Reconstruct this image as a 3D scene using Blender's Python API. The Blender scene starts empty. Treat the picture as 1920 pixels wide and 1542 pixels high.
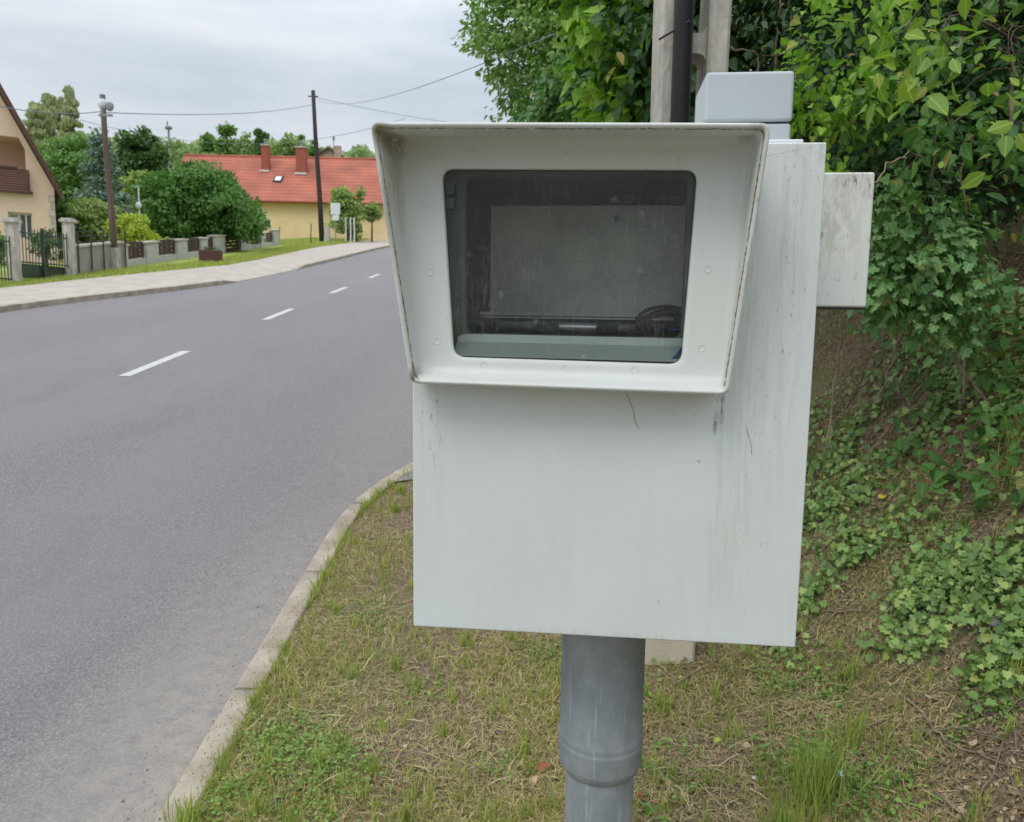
import bpy, bmesh, math, random
import numpy as np
from mathutils import Vector, Matrix
from mathutils.geometry import tessellate_polygon
S = bpy.context.scene
COL = S.collection
R = math.radians
# ------------------------------------------------------------------ camera
EYE = 1.75; FPX = 1480.; PITCH = 7.5; ROLL = 1.25
_p, _r = R(PITCH), R(ROLL)
_f = np.array([0, math.cos(_p), -math.sin(_p)]); _x = np.array([1., 0, 0]); _u = np.cross(_x, _f)
CR = math.cos(_r)*_x+math.sin(_r)*_u; CU = -math.sin(_r)*_x+math.cos(_r)*_u
C0 = np.array([0, 0, EYE])
cd = bpy.data.cameras.new('camera'); cam = bpy.data.objects.new('camera', cd); COL.objects.link(cam)
cd.sensor_width = 36; cd.lens = FPX/1920*36; cd.clip_start = .05; cd.clip_end = 5000
cd.dof.use_dof = True; cd.dof.focus_distance = 1.25; cd.dof.aperture_fstop = 13
M = Matrix.Identity(4)
for i in range(3):
    M[i][0] = CR[i]; M[i][1] = CU[i]; M[i][2] = -_f[i]; M[i][3] = C0[i]
cam.matrix_world = M
S.camera = cam
# ------------------------------------------------------------------ sky, sun, exposure
S.view_settings.view_transform = 'Standard'; S.view_settings.look = 'None'
S.view_settings.exposure = 0.0; S.view_settings.gamma = 1
SUN_EL, SUN_AZ = 52, 215     # azimuth clockwise from +Y: behind and left of the camera
W = bpy.data.worlds.new('World'); S.world = W; W.use_nodes = True
nt = W.node_tree; N = nt.nodes; LK = nt.links; N.clear()
out = N.new('ShaderNodeOutputWorld'); bg = N.new('ShaderNodeBackground'); LK.new(bg.outputs[0], out.inputs[0])
sky = N.new('ShaderNodeTexSky'); sky.sky_type = 'NISHITA'; sky.sun_disc = False
sky.sun_elevation = R(SUN_EL); sky.sun_rotation = R(SUN_AZ); sky.air_density = 1.5; sky.dust_density = 3
tc = N.new('ShaderNodeTexCoord'); sep = N.new('ShaderNodeSeparateXYZ'); LK.new(tc.outputs['Generated'], sep.inputs[0])
mp = N.new('ShaderNodeMapping'); mp.inputs['Scale'].default_value = (1.6, 1.6, 9); mp.inputs['Rotation'].default_value = (0.05, .12, .3)
LK.new(tc.outputs['Generated'], mp.inputs[0])
nz = N.new('ShaderNodeTexNoise'); nz.inputs['Scale'].default_value = 1.6; nz.inputs['Detail'].default_value = 7; nz.inputs['Roughness'].default_value = .52
nz.inputs['Distortion'].default_value = .35
LK.new(mp.outputs[0], nz.inputs[0])
rp = N.new('ShaderNodeValToRGB'); LK.new(nz.outputs[0], rp.inputs[0])
rp.color_ramp.elements[0].position = .36; rp.color_ramp.elements[0].color = (.63, .70, .80, 1)
rp.color_ramp.elements[1].position = .62; rp.color_ramp.elements[1].color = (.83, .865, .91, 1)
gr = N.new('ShaderNodeMapRange'); LK.new(sep.outputs[2], gr.inputs[0])
gr.inputs[1].default_value = .25; gr.inputs[2].default_value = 1; gr.inputs[3].default_value = 1; gr.inputs[4].default_value = 2.6
ml = N.new('ShaderNodeVectorMath'); ml.operation = 'SCALE'; LK.new(rp.outputs[0], ml.inputs[0]); LK.new(gr.outputs[0], ml.inputs['Scale'])
ns = N.new('ShaderNodeVectorMath'); ns.operation = 'SCALE'; ns.inputs['Scale'].default_value = .1; LK.new(sky.outputs[0], ns.inputs[0])
mx = N.new('ShaderNodeMixRGB'); mx.inputs[0].default_value = .88; LK.new(ns.outputs[0], mx.inputs[1]); LK.new(ml.outputs[0], mx.inputs[2])
LK.new(mx.outputs[0], bg.inputs[0]); bg.inputs[1].default_value = 1.0
ld = bpy.data.lights.new('sun', 'SUN'); ld.energy = 1.0; ld.angle = R(25); ld.color = (1, .96, .9)
sun = bpy.data.objects.new('sun', ld); COL.objects.link(sun)
az, el = R(SUN_AZ), R(SUN_EL)
sd = Vector((math.sin(az)*math.cos(el), math.cos(az)*math.cos(el), math.sin(el)))
sun.rotation_euler = sd.to_track_quat('Z', 'Y').to_euler()

# ------------------------------------------------------------------ helpers
def ray(u, v): return (u-960)/FPX*CR-(v-771)/FPX*CU+_f
def at(u, v, Y):
    d = ray(u, v); return C0+d*(Y/d[1])
G = .107
def base(x, y):                                   # long slope of the street, easing off uphill and downhill
    y = np.asarray(y, float)
    up = np.clip(y-66, 0, None); dn = np.clip(-30-y, 0, None)
    return G*np.clip(y, -30, 66)+.03*np.minimum(up, 150)*1.0 - .02*np.minimum(dn, 100)
def bump(x, y):
    return .018*np.sin(2.3*x+1.1*y)+.014*np.sin(4.1*y-2.9*x+1)+.008*np.sin(9*x+5*y)+.006*np.sin(13*y-7*x)
def bank(x, y):
    t = x-(1.3+.12*np.sin(1.3*y)); k = 5.
    s = 1.3*np.logaddexp(0, k*t)/k
    s = np.where(s > 3, 3+(s-3)*.35, s); s = np.minimum(s, 5.5)
    return s*(1+.05*np.sin(3*x+2*y))+.05*np.sin(5*y+3*x)*np.clip(s, 0, 1)
def vg(x, y):                                     # verge surface on the camera's side of the road
    x = np.asarray(x, float); y = np.asarray(y, float)
    return base(x, y)+.085+bump(x, y)*.7*np.clip((x+.82)*2, .15, 1)+bank(x, y)
def lg(x, y):
    return base(x, y)+.09
def vhit(u, v):                                   # where a line of sight meets the verge
    d = ray(u, v); lo, hi = .5, 30
    for t in np.linspace(.5, 30, 600):
        P = C0+d*t
        if P[2] < vg(P[0], P[1]): hi = t; break
        lo = t
    for _ in range(20):
        m = (lo+hi)/2; P = C0+d*m
        if P[2] < vg(P[0], P[1]): hi = m
        else: lo = m
    return C0+d*hi
ROOT = {}
def rootmat(o): return ROOT.get(o.name, Matrix.Identity(4))
def thing(name, label, cat, loc=(0, 0, 0), group=None, mat4=None):
    o = bpy.data.objects.new(name, None); COL.objects.link(o); o.empty_display_size = .2
    o.matrix_world = mat4 if mat4 is not None else Matrix.Translation(Vector([float(c) for c in loc]))
    ROOT[o.name] = o.matrix_world.copy()
    o['label'] = label; o['category'] = cat
    if group: o['group'] = group
    return o
def tag(o, label, cat, group=None, kind=None):
    o['label'] = label; o['category'] = cat
    if group: o['group'] = group
    if kind: o['kind'] = kind
    return o
class MB:
    def __init__(s): s.v = []; s.f = []
    def add(s, v, f):
        n = len(s.v); s.v += [tuple(float(c) for c in p) for p in v]; s.f += [tuple(i+n for i in q) for q in f]; return s
    def box(s, a, b, mat=None, taper=0):
        (x0, y0, z0), (x1, y1, z1) = a, b
        v = [(x0, y0, z0), (x1, y0, z0), (x1, y1, z0), (x0, y1, z0), (x0+taper, y0+taper, z1), (x1-taper, y0+taper, z1), (x1-taper, y1-taper, z1), (x0+taper, y1-taper, z1)]
        if mat is not None: v = [tuple(mat@Vector(p)) for p in v]
        return s.add(v, [(3, 2, 1, 0), (4, 5, 6, 7), (0, 1, 5, 4), (1, 2, 6, 5), (2, 3, 7, 6), (3, 0, 4, 7)])
    def tube(s, pts, rad, n=8, cap=True):
        pts = [np.array(p, float) for p in pts]; m = len(pts)
        rad = [rad]*m if np.isscalar(rad) else list(rad)
        v = []; a = None
        for i, p in enumerate(pts):
            t = pts[min(i+1, m-1)]-pts[max(i-1, 0)]; t = t/(np.linalg.norm(t)+1e-9)
            if a is None: a = np.cross(t, [0, 0, 1.]) if abs(t[2]) < .9 else np.cross(t, [1., 0, 0])
            a = a-t*(a@t); a = a/(np.linalg.norm(a)+1e-9); b = np.cross(t, a)
            for k in range(n):
                q = 2*math.pi*k/n; v.append(p+rad[i]*(math.cos(q)*a+math.sin(q)*b))
        f = [(i*n+k, i*n+(k+1) % n, (i+1)*n+(k+1) % n, (i+1)*n+k) for i in range(m-1) for k in range(n)]
        if cap: f += [tuple(range(n))[::-1], tuple(range((m-1)*n, m*n))]
        return s.add(v, f)
    def loft(s, loops, close=False):
        n = len(loops[0]); v = [p for l in loops for p in l]; m = len(loops)
        f = [(i*n+k, i*n+(k+1) % n, (i+1)*n+(k+1) % n, (i+1)*n+k) for i in range(m-1) for k in range(n)]
        if close: f += [tuple(range((m-1)*n, m*n))]
        return s.add(v, f)
    def plate(s, outer, holes, fn, d0, d1):        # outline with holes, between depths d0 and d1; fn(a,b,d)->xyz
        polys = [[Vector((a, b, 0)) for a, b in l] for l in [outer]+list(holes)]
        tri = tessellate_polygon(polys); flat = [p for l in polys for p in l]; n = len(flat)
        v = [fn(p.x, p.y, d0) for p in flat]+[fn(p.x, p.y, d1) for p in flat]
        f = [tuple(t) for t in tri]+[tuple(i+n for i in t[::-1]) for t in tri]; o = 0
        for l in polys:
            m = len(l); f += [(o+i, o+(i+1) % m, n+o+(i+1) % m, n+o+i) for i in range(m)]; o += m
        return s.add(v, f)
    def build(s, name, mat, parent=None, local=False, smooth=False, bevel=0, kind=None):
        me = bpy.data.meshes.new(name); me.from_pydata(s.v, [], s.f); me.update()
        bm = bmesh.new(); bm.from_mesh(me); bmesh.ops.recalc_face_normals(bm, faces=bm.faces); bm.to_mesh(me); bm.free()
        return link(me, name, mat, parent, local, smooth, bevel, kind)
def link(me, name, mat, parent=None, local=False, smooth=False, bevel=0, kind=None):
    o = bpy.data.objects.new(name, me); COL.objects.link(o); me.materials.append(mat)
    if smooth: me.shade_smooth()
    if parent is not None:
        rm = rootmat(parent)
        if not local: me.transform(rm.inverted())
        o.parent = parent; ROOT[o.name] = rm
    if bevel:
        b = o.modifiers.new('bevel', 'BEVEL'); b.width = bevel; b.segments = 3; b.limit_method = 'ANGLE'; b.angle_limit = R(40)
        if smooth is False: me.shade_smooth(); w = o.modifiers.new('wn', 'WEIGHTED_NORMAL'); w.keep_sharp = True
    if kind: o['kind'] = kind
    return o
def structure(o): o['kind'] = 'structure'; return o
# ---- scattering many small shapes into one mesh (leaves, blades)
TPL = {
 'ovate': ([(0, 0, 0), (0, .5, -.03), (0, 1, -.12), (.2, .15, .05), (.3, .42, .07), (.17, .76, 0), (-.2, .15, .05), (-.3, .42, .07), (-.17, .76, 0)],
           [(0, 3, 4, 1), (1, 4, 5, 2), (0, 1, 7, 6), (1, 2, 8, 7)]),
 'heart': ([(0, 0, 0), (0, .5, -.02), (0, 1, -.1), (.24, -.1, .05), (.43, .2, .08), (.24, .66, .01), (-.24, -.1, .05), (-.43, .2, .08), (-.24, .66, .01)],
           [(0, 3, 4, 1), (1, 4, 5, 2), (0, 1, 7, 6), (1, 2, 8, 7)]),
 'ivy': ([(0, 0, 0), (0, 1, -.08), (.3, -.12, .04), (.5, .16, .06), (.33, .38, .03), (.43, .64, .0), (.2, .68, -.03), (0, .5, -.04),
          (-.3, -.12, .04), (-.5, .16, .06), (-.33, .38, .03), (-.43, .64, .0), (-.2, .68, -.03)],
         [(0, 2, 3, 4, 7), (7, 4, 5, 6, 1), (0, 7, 10, 9, 8), (7, 1, 12, 11, 10)]),
 'lance': ([(0, 0, 0), (0, .5, .02), (0, 1, -.18), (.1, .15, .03), (.17, .42, .06), (.1, .76, -.04), (-.1, .15, .03), (-.17, .42, .06), (-.1, .76, -.04)],
           [(0, 3, 4, 1), (1, 4, 5, 2), (0, 1, 7, 6), (1, 2, 8, 7)]),
 'simple': ([(0, 0, 0), (.32, .45, .08), (0, 1, 0), (-.32, .45, .08)], [(0, 1, 2), (0, 2, 3)]),
 'blade': ([(-.022, 0, 0), (.022, 0, 0), (.02, .35, .03), (-.02, .35, .03), (.013, .7, .13), (-.013, .7, .13), (0, 1, .3)],
           [(0, 1, 2, 3), (3, 2, 4, 5), (5, 4, 6)]),
 'straw': ([(-.012, 0, 0), (.012, 0, 0), (.012, .5, .05), (-.012, .5, .05), (.006, 1, -.02), (-.006, 1, -.02)], [(0, 1, 2, 3), (3, 2, 4, 5)]),
 'dead': ([(0, 0, 0), (0, .5, .12), (0, 1, .02), (.22, .2, -.05), (.3, .45, .1), (.14, .76, .2), (-.2, .15, .12), (-.28, .42, .22), (-.19, .76, -.02)],
          [(0, 3, 4, 1), (1, 4, 5, 2), (0, 1, 7, 6), (1, 2, 8, 7)]),
 'crumb': ([(0, 0, 0), (.5, .1, .1), (.4, .6, .05), (-.1, .5, .1), (.2, .3, .45)], [(0, 1, 4), (1, 2, 4), (2, 3, 4), (3, 0, 4)]),
}
def nrm(a): return a/(np.linalg.norm(a, axis=-1, keepdims=True)+1e-9)
def scatter(name, mat, tpl, P, axis, nor, size, rng, parent=None, wid=None, rnd=None):
    tv, tf = TPL[tpl]; tv = np.array(tv, float); n = len(P); k = len(tv)
    y = nrm(np.asarray(axis, float)); x = nrm(np.cross(y, nor)); z = np.cross(x, y)
    size = np.broadcast_to(np.asarray(size, float), (n,))
    w = np.broadcast_to(np.asarray(1. if wid is None else wid, float), (n,))
    V = P[:, None, :]+size[:, None, None]*(tv[None, :, 0, None]*w[:, None, None]*x[:, None, :]+tv[None, :, 1, None]*y[:, None, :]+tv[None, :, 2, None]*z[:, None, :])
    V = V.reshape(-1, 3)
    if parent is not None:
        mi = np.array(rootmat(parent).inverted()); V = V@mi[:3, :3].T+mi[:3, 3]
    sz = np.array([len(f) for f in tf]); idx = np.concatenate([np.array(f) for f in tf])
    L = (np.arange(n)[:, None]*k+idx[None, :]).reshape(-1)
    tot = np.tile(sz, n); start = np.concatenate([[0], np.cumsum(tot)[:-1]])
    me = bpy.data.meshes.new(name); me.vertices.add(len(V)); me.vertices.foreach_set('co', V.astype('f').ravel())
    me.loops.add(len(L)); me.loops.foreach_set('vertex_index', L.astype('i'))
    me.polygons.add(len(tot)); me.polygons.foreach_set('loop_start', start.astype('i')); me.polygons.foreach_set('loop_total', tot.astype('i'))
    me.update(); me.validate()
    r = rng.random(n) if rnd is None else rnd
    a = me.attributes.new('rnd', 'FLOAT', 'FACE'); a.data.foreach_set('value', np.repeat(r, len(tf)).astype('f'))
    o = bpy.data.objects.new(name, me); COL.objects.link(o); me.materials.append(mat)
    me.polygons.foreach_set('use_smooth', [tpl in ('ovate', 'heart', 'lance', 'dead')]*len(tot))
    if tpl in ('ovate', 'heart', 'ivy', 'lance'):
        e_ = np.abs(tv[:, 0])/np.abs(tv[:, 0]).max(); a = me.attributes.new('edge', 'FLOAT', 'POINT'); a.data.foreach_set('value', np.tile(e_, n).astype('f'))
        a = me.attributes.new('along', 'FLOAT', 'POINT'); a.data.foreach_set('value', np.tile(tv[:, 1], n).astype('f'))
    if parent is not None: o.parent = parent; ROOT[o.name] = rootmat(parent)
    return o
# ---- materials
def newmat(name):
    m = bpy.data.materials.new(name); m.use_nodes = True; t = m.node_tree; t.nodes.clear()
    o = t.nodes.new('ShaderNodeOutputMaterial'); b = t.nodes.new('ShaderNodeBsdfPrincipled'); t.links.new(b.outputs[0], o.inputs[0])
    return m, t, b, o
def ramp(t, src, stops, interp='LINEAR'):
    r = t.nodes.new('ShaderNodeValToRGB'); t.links.new(src, r.inputs[0]); e = r.color_ramp.elements; r.color_ramp.interpolation = interp
    e[0].position, e[0].color = stops[0][0], (*stops[0][1], 1) if len(stops[0][1]) == 3 else stops[0][1]
    e[1].position, e[1].color = stops[-1][0], (*stops[-1][1], 1)
    for p, c in stops[1:-1]:
        q = e.new(p); q.color = (*c, 1)
    return r.outputs[0]
def g1(v): return (v, v, v)
def noise(t, scale, detail=4, rough=.55, stretch=None, dist=0, co='Object'):
    c = t.nodes.new('ShaderNodeTexCoord'); n = t.nodes.new('ShaderNodeTexNoise')
    n.inputs['Scale'].default_value = scale; n.inputs['Detail'].default_value = detail; n.inputs['Roughness'].default_value = rough; n.inputs['Distortion'].default_value = dist
    s = c.outputs[co]
    if stretch:
        m = t.nodes.new('ShaderNodeMapping'); m.inputs['Scale'].default_value = stretch; t.links.new(s, m.inputs[0]); s = m.outputs[0]
    t.links.new(s, n.inputs[0]); return n.outputs[0]
def mix(t, fac, a, b, mode='MIX'):
    m = t.nodes.new('ShaderNodeMixRGB'); m.blend_type = mode
    for i, q in ((0, fac), (1, a), (2, b)):
        if hasattr(q, 'links') or hasattr(q, 'is_linked'): t.links.new(q, m.inputs[i])
        elif i == 0: m.inputs[0].default_value = q
        else: m.inputs[i].default_value = (*q, 1)
    return m.outputs[0]
def bumpn(t, b, src, strength, dist=.01):
    n = t.nodes.new('ShaderNodeBump'); n.inputs['Strength'].default_value = strength; n.inputs['Distance'].default_value = dist
    t.links.new(src, n.inputs['Height']); t.links.new(n.outputs[0], b.inputs['Normal'])
def basic(name, c0, c1=None, scale=6, rough=.7, bmp=0, bscale=None, stretch=None, metal=0, dist=.01, detail=5):
    m, t, b, o = newmat(name); c1 = c1 or tuple(x*.75 for x in c0)
    n = noise(t, scale, detail, .6, stretch)
    t.links.new(ramp(t, n, [(.35, c1), (.65, c0)]), b.inputs['Base Color']); b.inputs['Roughness'].default_value = rough; b.inputs['Metallic'].default_value = metal
    if bmp: bumpn(t, b, noise(t, bscale or scale*4, 4, .6, stretch), bmp, dist)
    return m
def leafmat(name, stops, trans=.3, rough=.5, spec=.35, veins=False):
    m, t, b, o = newmat(name)
    a = t.nodes.new('ShaderNodeAttribute'); a.attribute_name = 'rnd'
    c = ramp(t, a.outputs['Fac'], stops)
    c2 = mix(t, .35, c, mix(t, noise(t, 9, 3), tuple(.55*x for x in stops[0][1]), next((s_[1] for s_ in stops[::-1] if s_[1][1] >= s_[1][0]), stops[-1][1])), 'MIX')
    if veins:                                            # pale midrib, faint side veins
        e = t.nodes.new('ShaderNodeAttribute'); e.attribute_name = 'edge'; l = t.nodes.new('ShaderNodeAttribute'); l.attribute_name = 'along'
        m1 = t.nodes.new('ShaderNodeMath'); m1.operation = 'MULTIPLY_ADD'; t.links.new(e.outputs['Fac'], m1.inputs[0]); m1.inputs[1].default_value = -.35; t.links.new(l.outputs['Fac'], m1.inputs[2])
        m2 = t.nodes.new('ShaderNodeMath'); m2.operation = 'PINGPONG'; t.links.new(m1.outputs[0], m2.inputs[0]); m2.inputs[1].default_value = .07
        sv = ramp(t, m2.outputs[0], [(.0, g1(.28)), (.018, g1(0))]); c2 = mix(t, sv, c2, mix(t, 1, c2, (1.9, 1.7, 1.9), 'MULTIPLY'))
        c2 = mix(t, ramp(t, e.outputs['Fac'], [(.03, g1(.6)), (.1, g1(0))]), c2, mix(t, 1, c2, (2.4, 2.0, 2.4), 'MULTIPLY'))
        bumpn(t, b, m2.outputs[0], .25, .02)
    t.links.new(c2, b.inputs['Base Color']); b.inputs['Roughness'].default_value = rough; b.inputs['Specular IOR Level'].default_value = spec
    if trans:
        tr = t.nodes.new('ShaderNodeBsdfTranslucent'); ms = t.nodes.new('ShaderNodeMixShader'); ms.inputs[0].default_value = trans
        t.links.new(mix(t, 1, c2, (1.0, 1.15, .6), 'MULTIPLY'), tr.inputs[0])
        t.links.new(b.outputs[0], ms.inputs[1]); t.links.new(tr.outputs[0], ms.inputs[2]); t.links.new(ms.outputs[0], o.inputs[0])
    return m
def painted(name, c, dirt=(.10, .10, .07), amount=.5, streak=.5, rough=.42, warm=None, spots=()):
    """weathered coated plastic: faint cloudiness, vertical streaks, specks of mould"""
    m, t, b, o = newmat(name)
    warm = warm or (c[0]*.97, c[1]*.94, c[2]*.88)
    col = ramp(t, noise(t, 5, 4, .5), [(.35, c), (.7, warm)])
    st = ramp(t, noise(t, 9, 6, .65, (6, 6, .45)), [(.52, g1(0)), (.75, g1(1))])
    area = ramp(t, noise(t, 3.2, 3, .5), [(.45, g1(0)), (.68, g1(1))])
    k = mix(t, 1, st, area, 'MULTIPLY'); k = mix(t, 1, k, g1(streak), 'MULTIPLY')
    col = mix(t, k, col, (c[0]*.45, c[1]*.5, c[2]*.42))
    sp = ramp(t, noise(t, 95, 3, .6, (1, 1, .38)), [(.66, g1(0)), (.71, g1(1))])
    ar2 = ramp(t, noise(t, 7, 4, .6, (1, 1, .6)), [(.5, g1(0)), (.66, g1(1))])
    k2 = mix(t, 1, mix(t, 1, sp, ar2, 'MULTIPLY'), g1(amount), 'MULTIPLY')
    col = mix(t, k2, col, dirt)
    for (cx, cz, sx, sz, k_, sc_, th, dc) in spots:      # local stains: place, extent, strength, grain, threshold, colour
        c_ = t.nodes.new('ShaderNodeTexCoord'); mp_ = t.nodes.new('ShaderNodeMapping'); mp_.vector_type = 'POINT'
        mp_.inputs['Scale'].default_value = (1/sx, 0, 1/sz); mp_.inputs['Location'].default_value = (-(cx-.31)/sx, 0, -(cz+.955)/sz)
        l_ = t.nodes.new('ShaderNodeVectorMath'); l_.operation = 'LENGTH'; t.links.new(c_.outputs['Object'], mp_.inputs[0]); t.links.new(mp_.outputs[0], l_.inputs[0])
        area_ = ramp(t, l_.outputs['Value'], [(.15, g1(k_)), (1., g1(0))])
        soft = dc[1] > .3                                # broad faint algae runs down in long soft streaks
        gr_ = ramp(t, noise(t, sc_*(1.6 if soft else 1), 8, .75, (1, 1, .07 if soft else .3)), [(th-(.08 if soft else 0), g1(0)), (th+(.25 if soft else .07), g1(1))])
        col = mix(t, mix(t, 1, area_, gr_, 'MULTIPLY'), col, dc)
    t.links.new(col, b.inputs['Base Color']); b.inputs['Roughness'].default_value = rough; b.inputs['Specular IOR Level'].default_value = .35
    bumpn(t, b, noise(t, 420, 2), .06, .002)
    return m

# ================================================================== SETTING
rng = np.random.default_rng(7)
def sheet(name, xs, ys, fz, mat, shape=None, smooth=True):
    X, Y = np.meshgrid(xs, ys)
    if shape is not None: X = shape(X, Y)
    Z = fz(X, Y); nx, ny = len(xs), len(ys)
    V = np.stack([X, Y, Z], -1).reshape(-1, 3)
    F = [(j*nx+i, j*nx+i+1, (j+1)*nx+i+1, (j+1)*nx+i) for j in range(ny-1) for i in range(nx-1)]
    me = bpy.data.meshes.new(name); me.from_pydata(V.tolist(), [], F); me.update()
    o = link(me, name, mat, smooth=smooth); structure(o); return o
# -- materials of the setting
m, t, b, o = newmat('asphalt'); mAsph = m
c = t.nodes.new('ShaderNodeTexCoord'); sp_ = t.nodes.new('ShaderNodeSeparateXYZ'); t.links.new(c.outputs['Object'], sp_.inputs[0])
col = ramp(t, noise(t, 95, 3, .85), [(.36, (.065, .060, .064)), (.5, (.148, .137, .140)), (.64, (.30, .285, .29))])
col = mix(t, ramp(t, noise(t, .55, 4, .6, (1.4, .35, 1)), [(.38, g1(0)), (.66, g1(.55))]), col, (.195, .180, .184))
col = mix(t, ramp(t, noise(t, 1.7, 5, .6, (1, .3, 1)), [(.56, g1(0)), (.72, g1(.3))]), col, (.11, .105, .112))
dm = t.nodes.new('ShaderNodeMapRange'); t.links.new(sp_.outputs[0], dm.inputs[0]); dm.inputs[1].default_value = -1.7; dm.inputs[2].default_value = -1.02; dm.inputs[3].default_value = 0; dm.inputs[4].default_value = 1
dk = mix(t, 1, ramp(t, noise(t, 14, 5, .7), [(.3, g1(.25)), (.6, g1(1))]), dm.outputs[0], 'MULTIPLY')
dy_ = t.nodes.new('ShaderNodeMapRange'); t.links.new(sp_.outputs[1], dy_.inputs[0]); dy_.inputs[1].default_value = 2.4; dy_.inputs[2].default_value = 4.6; dy_.inputs[3].default_value = .8; dy_.inputs[4].default_value = .3; dk = mix(t, 1, dk, dy_.outputs[0], 'MULTIPLY')
col = mix(t, dk, col, (.36, .32, .26))
v = t.nodes.new('ShaderNodeTexVoronoi'); v.inputs['Scale'].default_value = 55; t.links.new(c.outputs['Object'], v.inputs[0])
col = mix(t, ramp(t, v.outputs['Distance'], [(.06, g1(.6)), (.12, g1(0))]), col, (.42, .41, .40))
t.links.new(col, b.inputs['Base Color']); b.inputs['Roughness'].default_value = .62; b.inputs['Specular IOR Level'].default_value = .6
bumpn(t, b, noise(t, 170, 3, .7), .6, .006)
mKerb = basic('kerb_concrete', (.47, .41, .33), (.27, .225, .165), 5, .9, .6, 60, detail=9)
mPave = basic('pavement_concrete', (.48, .425, .365), (.37, .33, .285), 2.5, .9, .3, 60)
mLine = basic('road_paint', (.64, .63, .58), (.40, .39, .37), 30, .7, .3, 90)
def groundmat(name, cols, grass, gs=1.2):
    m, t, b, o = newmat(name)
    c = ramp(t, noise(t, 38, 8, .75), cols)
    c = mix(t, ramp(t, noise(t, gs, 5, .6), [(.42, g1(0)), (.6, g1(.75))]), c, mix(t, noise(t, 60, 4, .7), grass, tuple(x*2 for x in grass)))
    if name == 'soil':                                   # soil darkened up the bank: shade under the shrubs put into its colour
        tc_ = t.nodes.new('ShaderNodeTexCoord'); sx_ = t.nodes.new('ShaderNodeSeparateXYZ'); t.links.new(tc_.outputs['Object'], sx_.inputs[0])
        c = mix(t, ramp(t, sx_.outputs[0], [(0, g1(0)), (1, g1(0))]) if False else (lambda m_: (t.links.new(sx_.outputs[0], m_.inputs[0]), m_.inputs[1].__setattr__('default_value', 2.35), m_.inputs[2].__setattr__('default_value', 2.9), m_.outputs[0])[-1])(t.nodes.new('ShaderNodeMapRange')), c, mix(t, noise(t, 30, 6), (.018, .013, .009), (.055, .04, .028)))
    t.links.new(c, b.inputs['Base Color']); b.inputs['Roughness'].default_value = .95; b.inputs['Specular IOR Level'].default_value = .15
    bumpn(t, b, noise(t, 45, 8, .75), 1, .03); return m
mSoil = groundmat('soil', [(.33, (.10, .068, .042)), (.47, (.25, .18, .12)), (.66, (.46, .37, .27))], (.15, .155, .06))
mLawn = groundmat('lawn', [(.33, (.18, .2, .06)), (.5, (.28, .32, .09)), (.66, (.42, .42, .18))], (.24, .34, .07), .6)
mFar = groundmat('far_ground', [(.33, (.04, .06, .02)), (.5, (.07, .1, .03)), (.66, (.12, .14, .06))], (.06, .1, .03), .1)

def geo(a, b, n, p=2.2):
    q = np.linspace(-1, 1, n); return np.where(q < 0, -a*np.abs(q)**p, b*np.abs(q)**p)
sheet('ground', geo(-1500*-1, 1500, 90), geo(300, 2500, 110), lambda x, y: base(x, y)-.09, mFar)
# left kerb line: widened bay near us, straight farther up the street
LY = np.array([-20, 0, 6, 10, 13.7, 15, 16.3, 18.3, 20.4, 23, 27, 34, 43, 55, 66, 90, 130])
LX = np.array([-9.9, -9.7, -9.45, -9.2, -8.88, -8.65, -8.33, -7.75, -7.32, -7.18, -7.15, -7.3, -7.55, -7.6, -7.65, -7.7, -7.7])
def lk(y): return np.interp(y, LY, LX)
def rk(y):                                        # face of the near kerb: straight, then sweeping right
    y = np.asarray(y, float); q = np.clip(y-4.1, 0, 2.35); return -.97+(3.-np.sqrt(np.maximum(9-q*q, .01)))
ys = np.concatenate([np.linspace(-20, 3.9, 30), np.linspace(4.1, 8, 30), np.linspace(8.5, 30, 40), np.linspace(32, 130, 60)])
def roadx(X, Y):
    l = lk(Y); r = np.where(Y < 6.45, rk(Y)+.02, np.where(Y < 9.2, 1.15, -.97)); return l+(r-l)*X
sheet('road', np.linspace(0, 1, 14), ys, lambda x, y: base(x, y), mAsph, roadx)
# pavement on the far side and its back edge
PX = np.array([-12.6, -12.2, -11.6, -11.2, -10.95, -10.6, -9.9, -9.45, -9.6, -10.3, -10.65, -10.55, -10.5, -10.5])
PY = np.array([-20, 0, 10, 15, 17, 20, 24, 26.4, 30, 38, 43.7, 55, 62, 130])
def pb(y): return np.interp(y, PY, PX)
def drop(y):                                      # lowered kerb at the driveway
    return np.interp(y, [20.2, 21.0, 26.2, 27.3], [.1, .012, .012, .1])
yl = np.concatenate([np.linspace(-20, 12, 20), np.linspace(12.5, 46, 100), np.linspace(47, 130, 40)])
sheet('pavement', np.linspace(0, 1, 8), yl, lambda x, y: base(x, y)+.1-(.1-drop(y))*np.clip(1-(lk(y)-.16-x)/1.2, 0, 1), mPave, lambda X, Y: (lk(Y)-.15)+(pb(Y)-lk(Y)+.15)*X)
kb = MB(); 
L1 = [(lk(y), y, base(0, y)-.05) for y in yl]; L2 = [(lk(y)-.005, y, base(0, y)+drop(y)) for y in yl]; L3 = [(lk(y)-.15, y, base(0, y)+drop(y)+.003) for y in yl]; L4 = [(lk(y)-.15, y, base(0, y)-.05) for y in yl]
n = len(yl); kb.add(L1+L2+L3+L4, [(k*n+i, k*n+i+1, (k+1)*n+i+1, (k+1)*n+i) for k in range(3) for i in range(n-1)])
structure(kb.build('far_kerb', mKerb))
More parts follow.
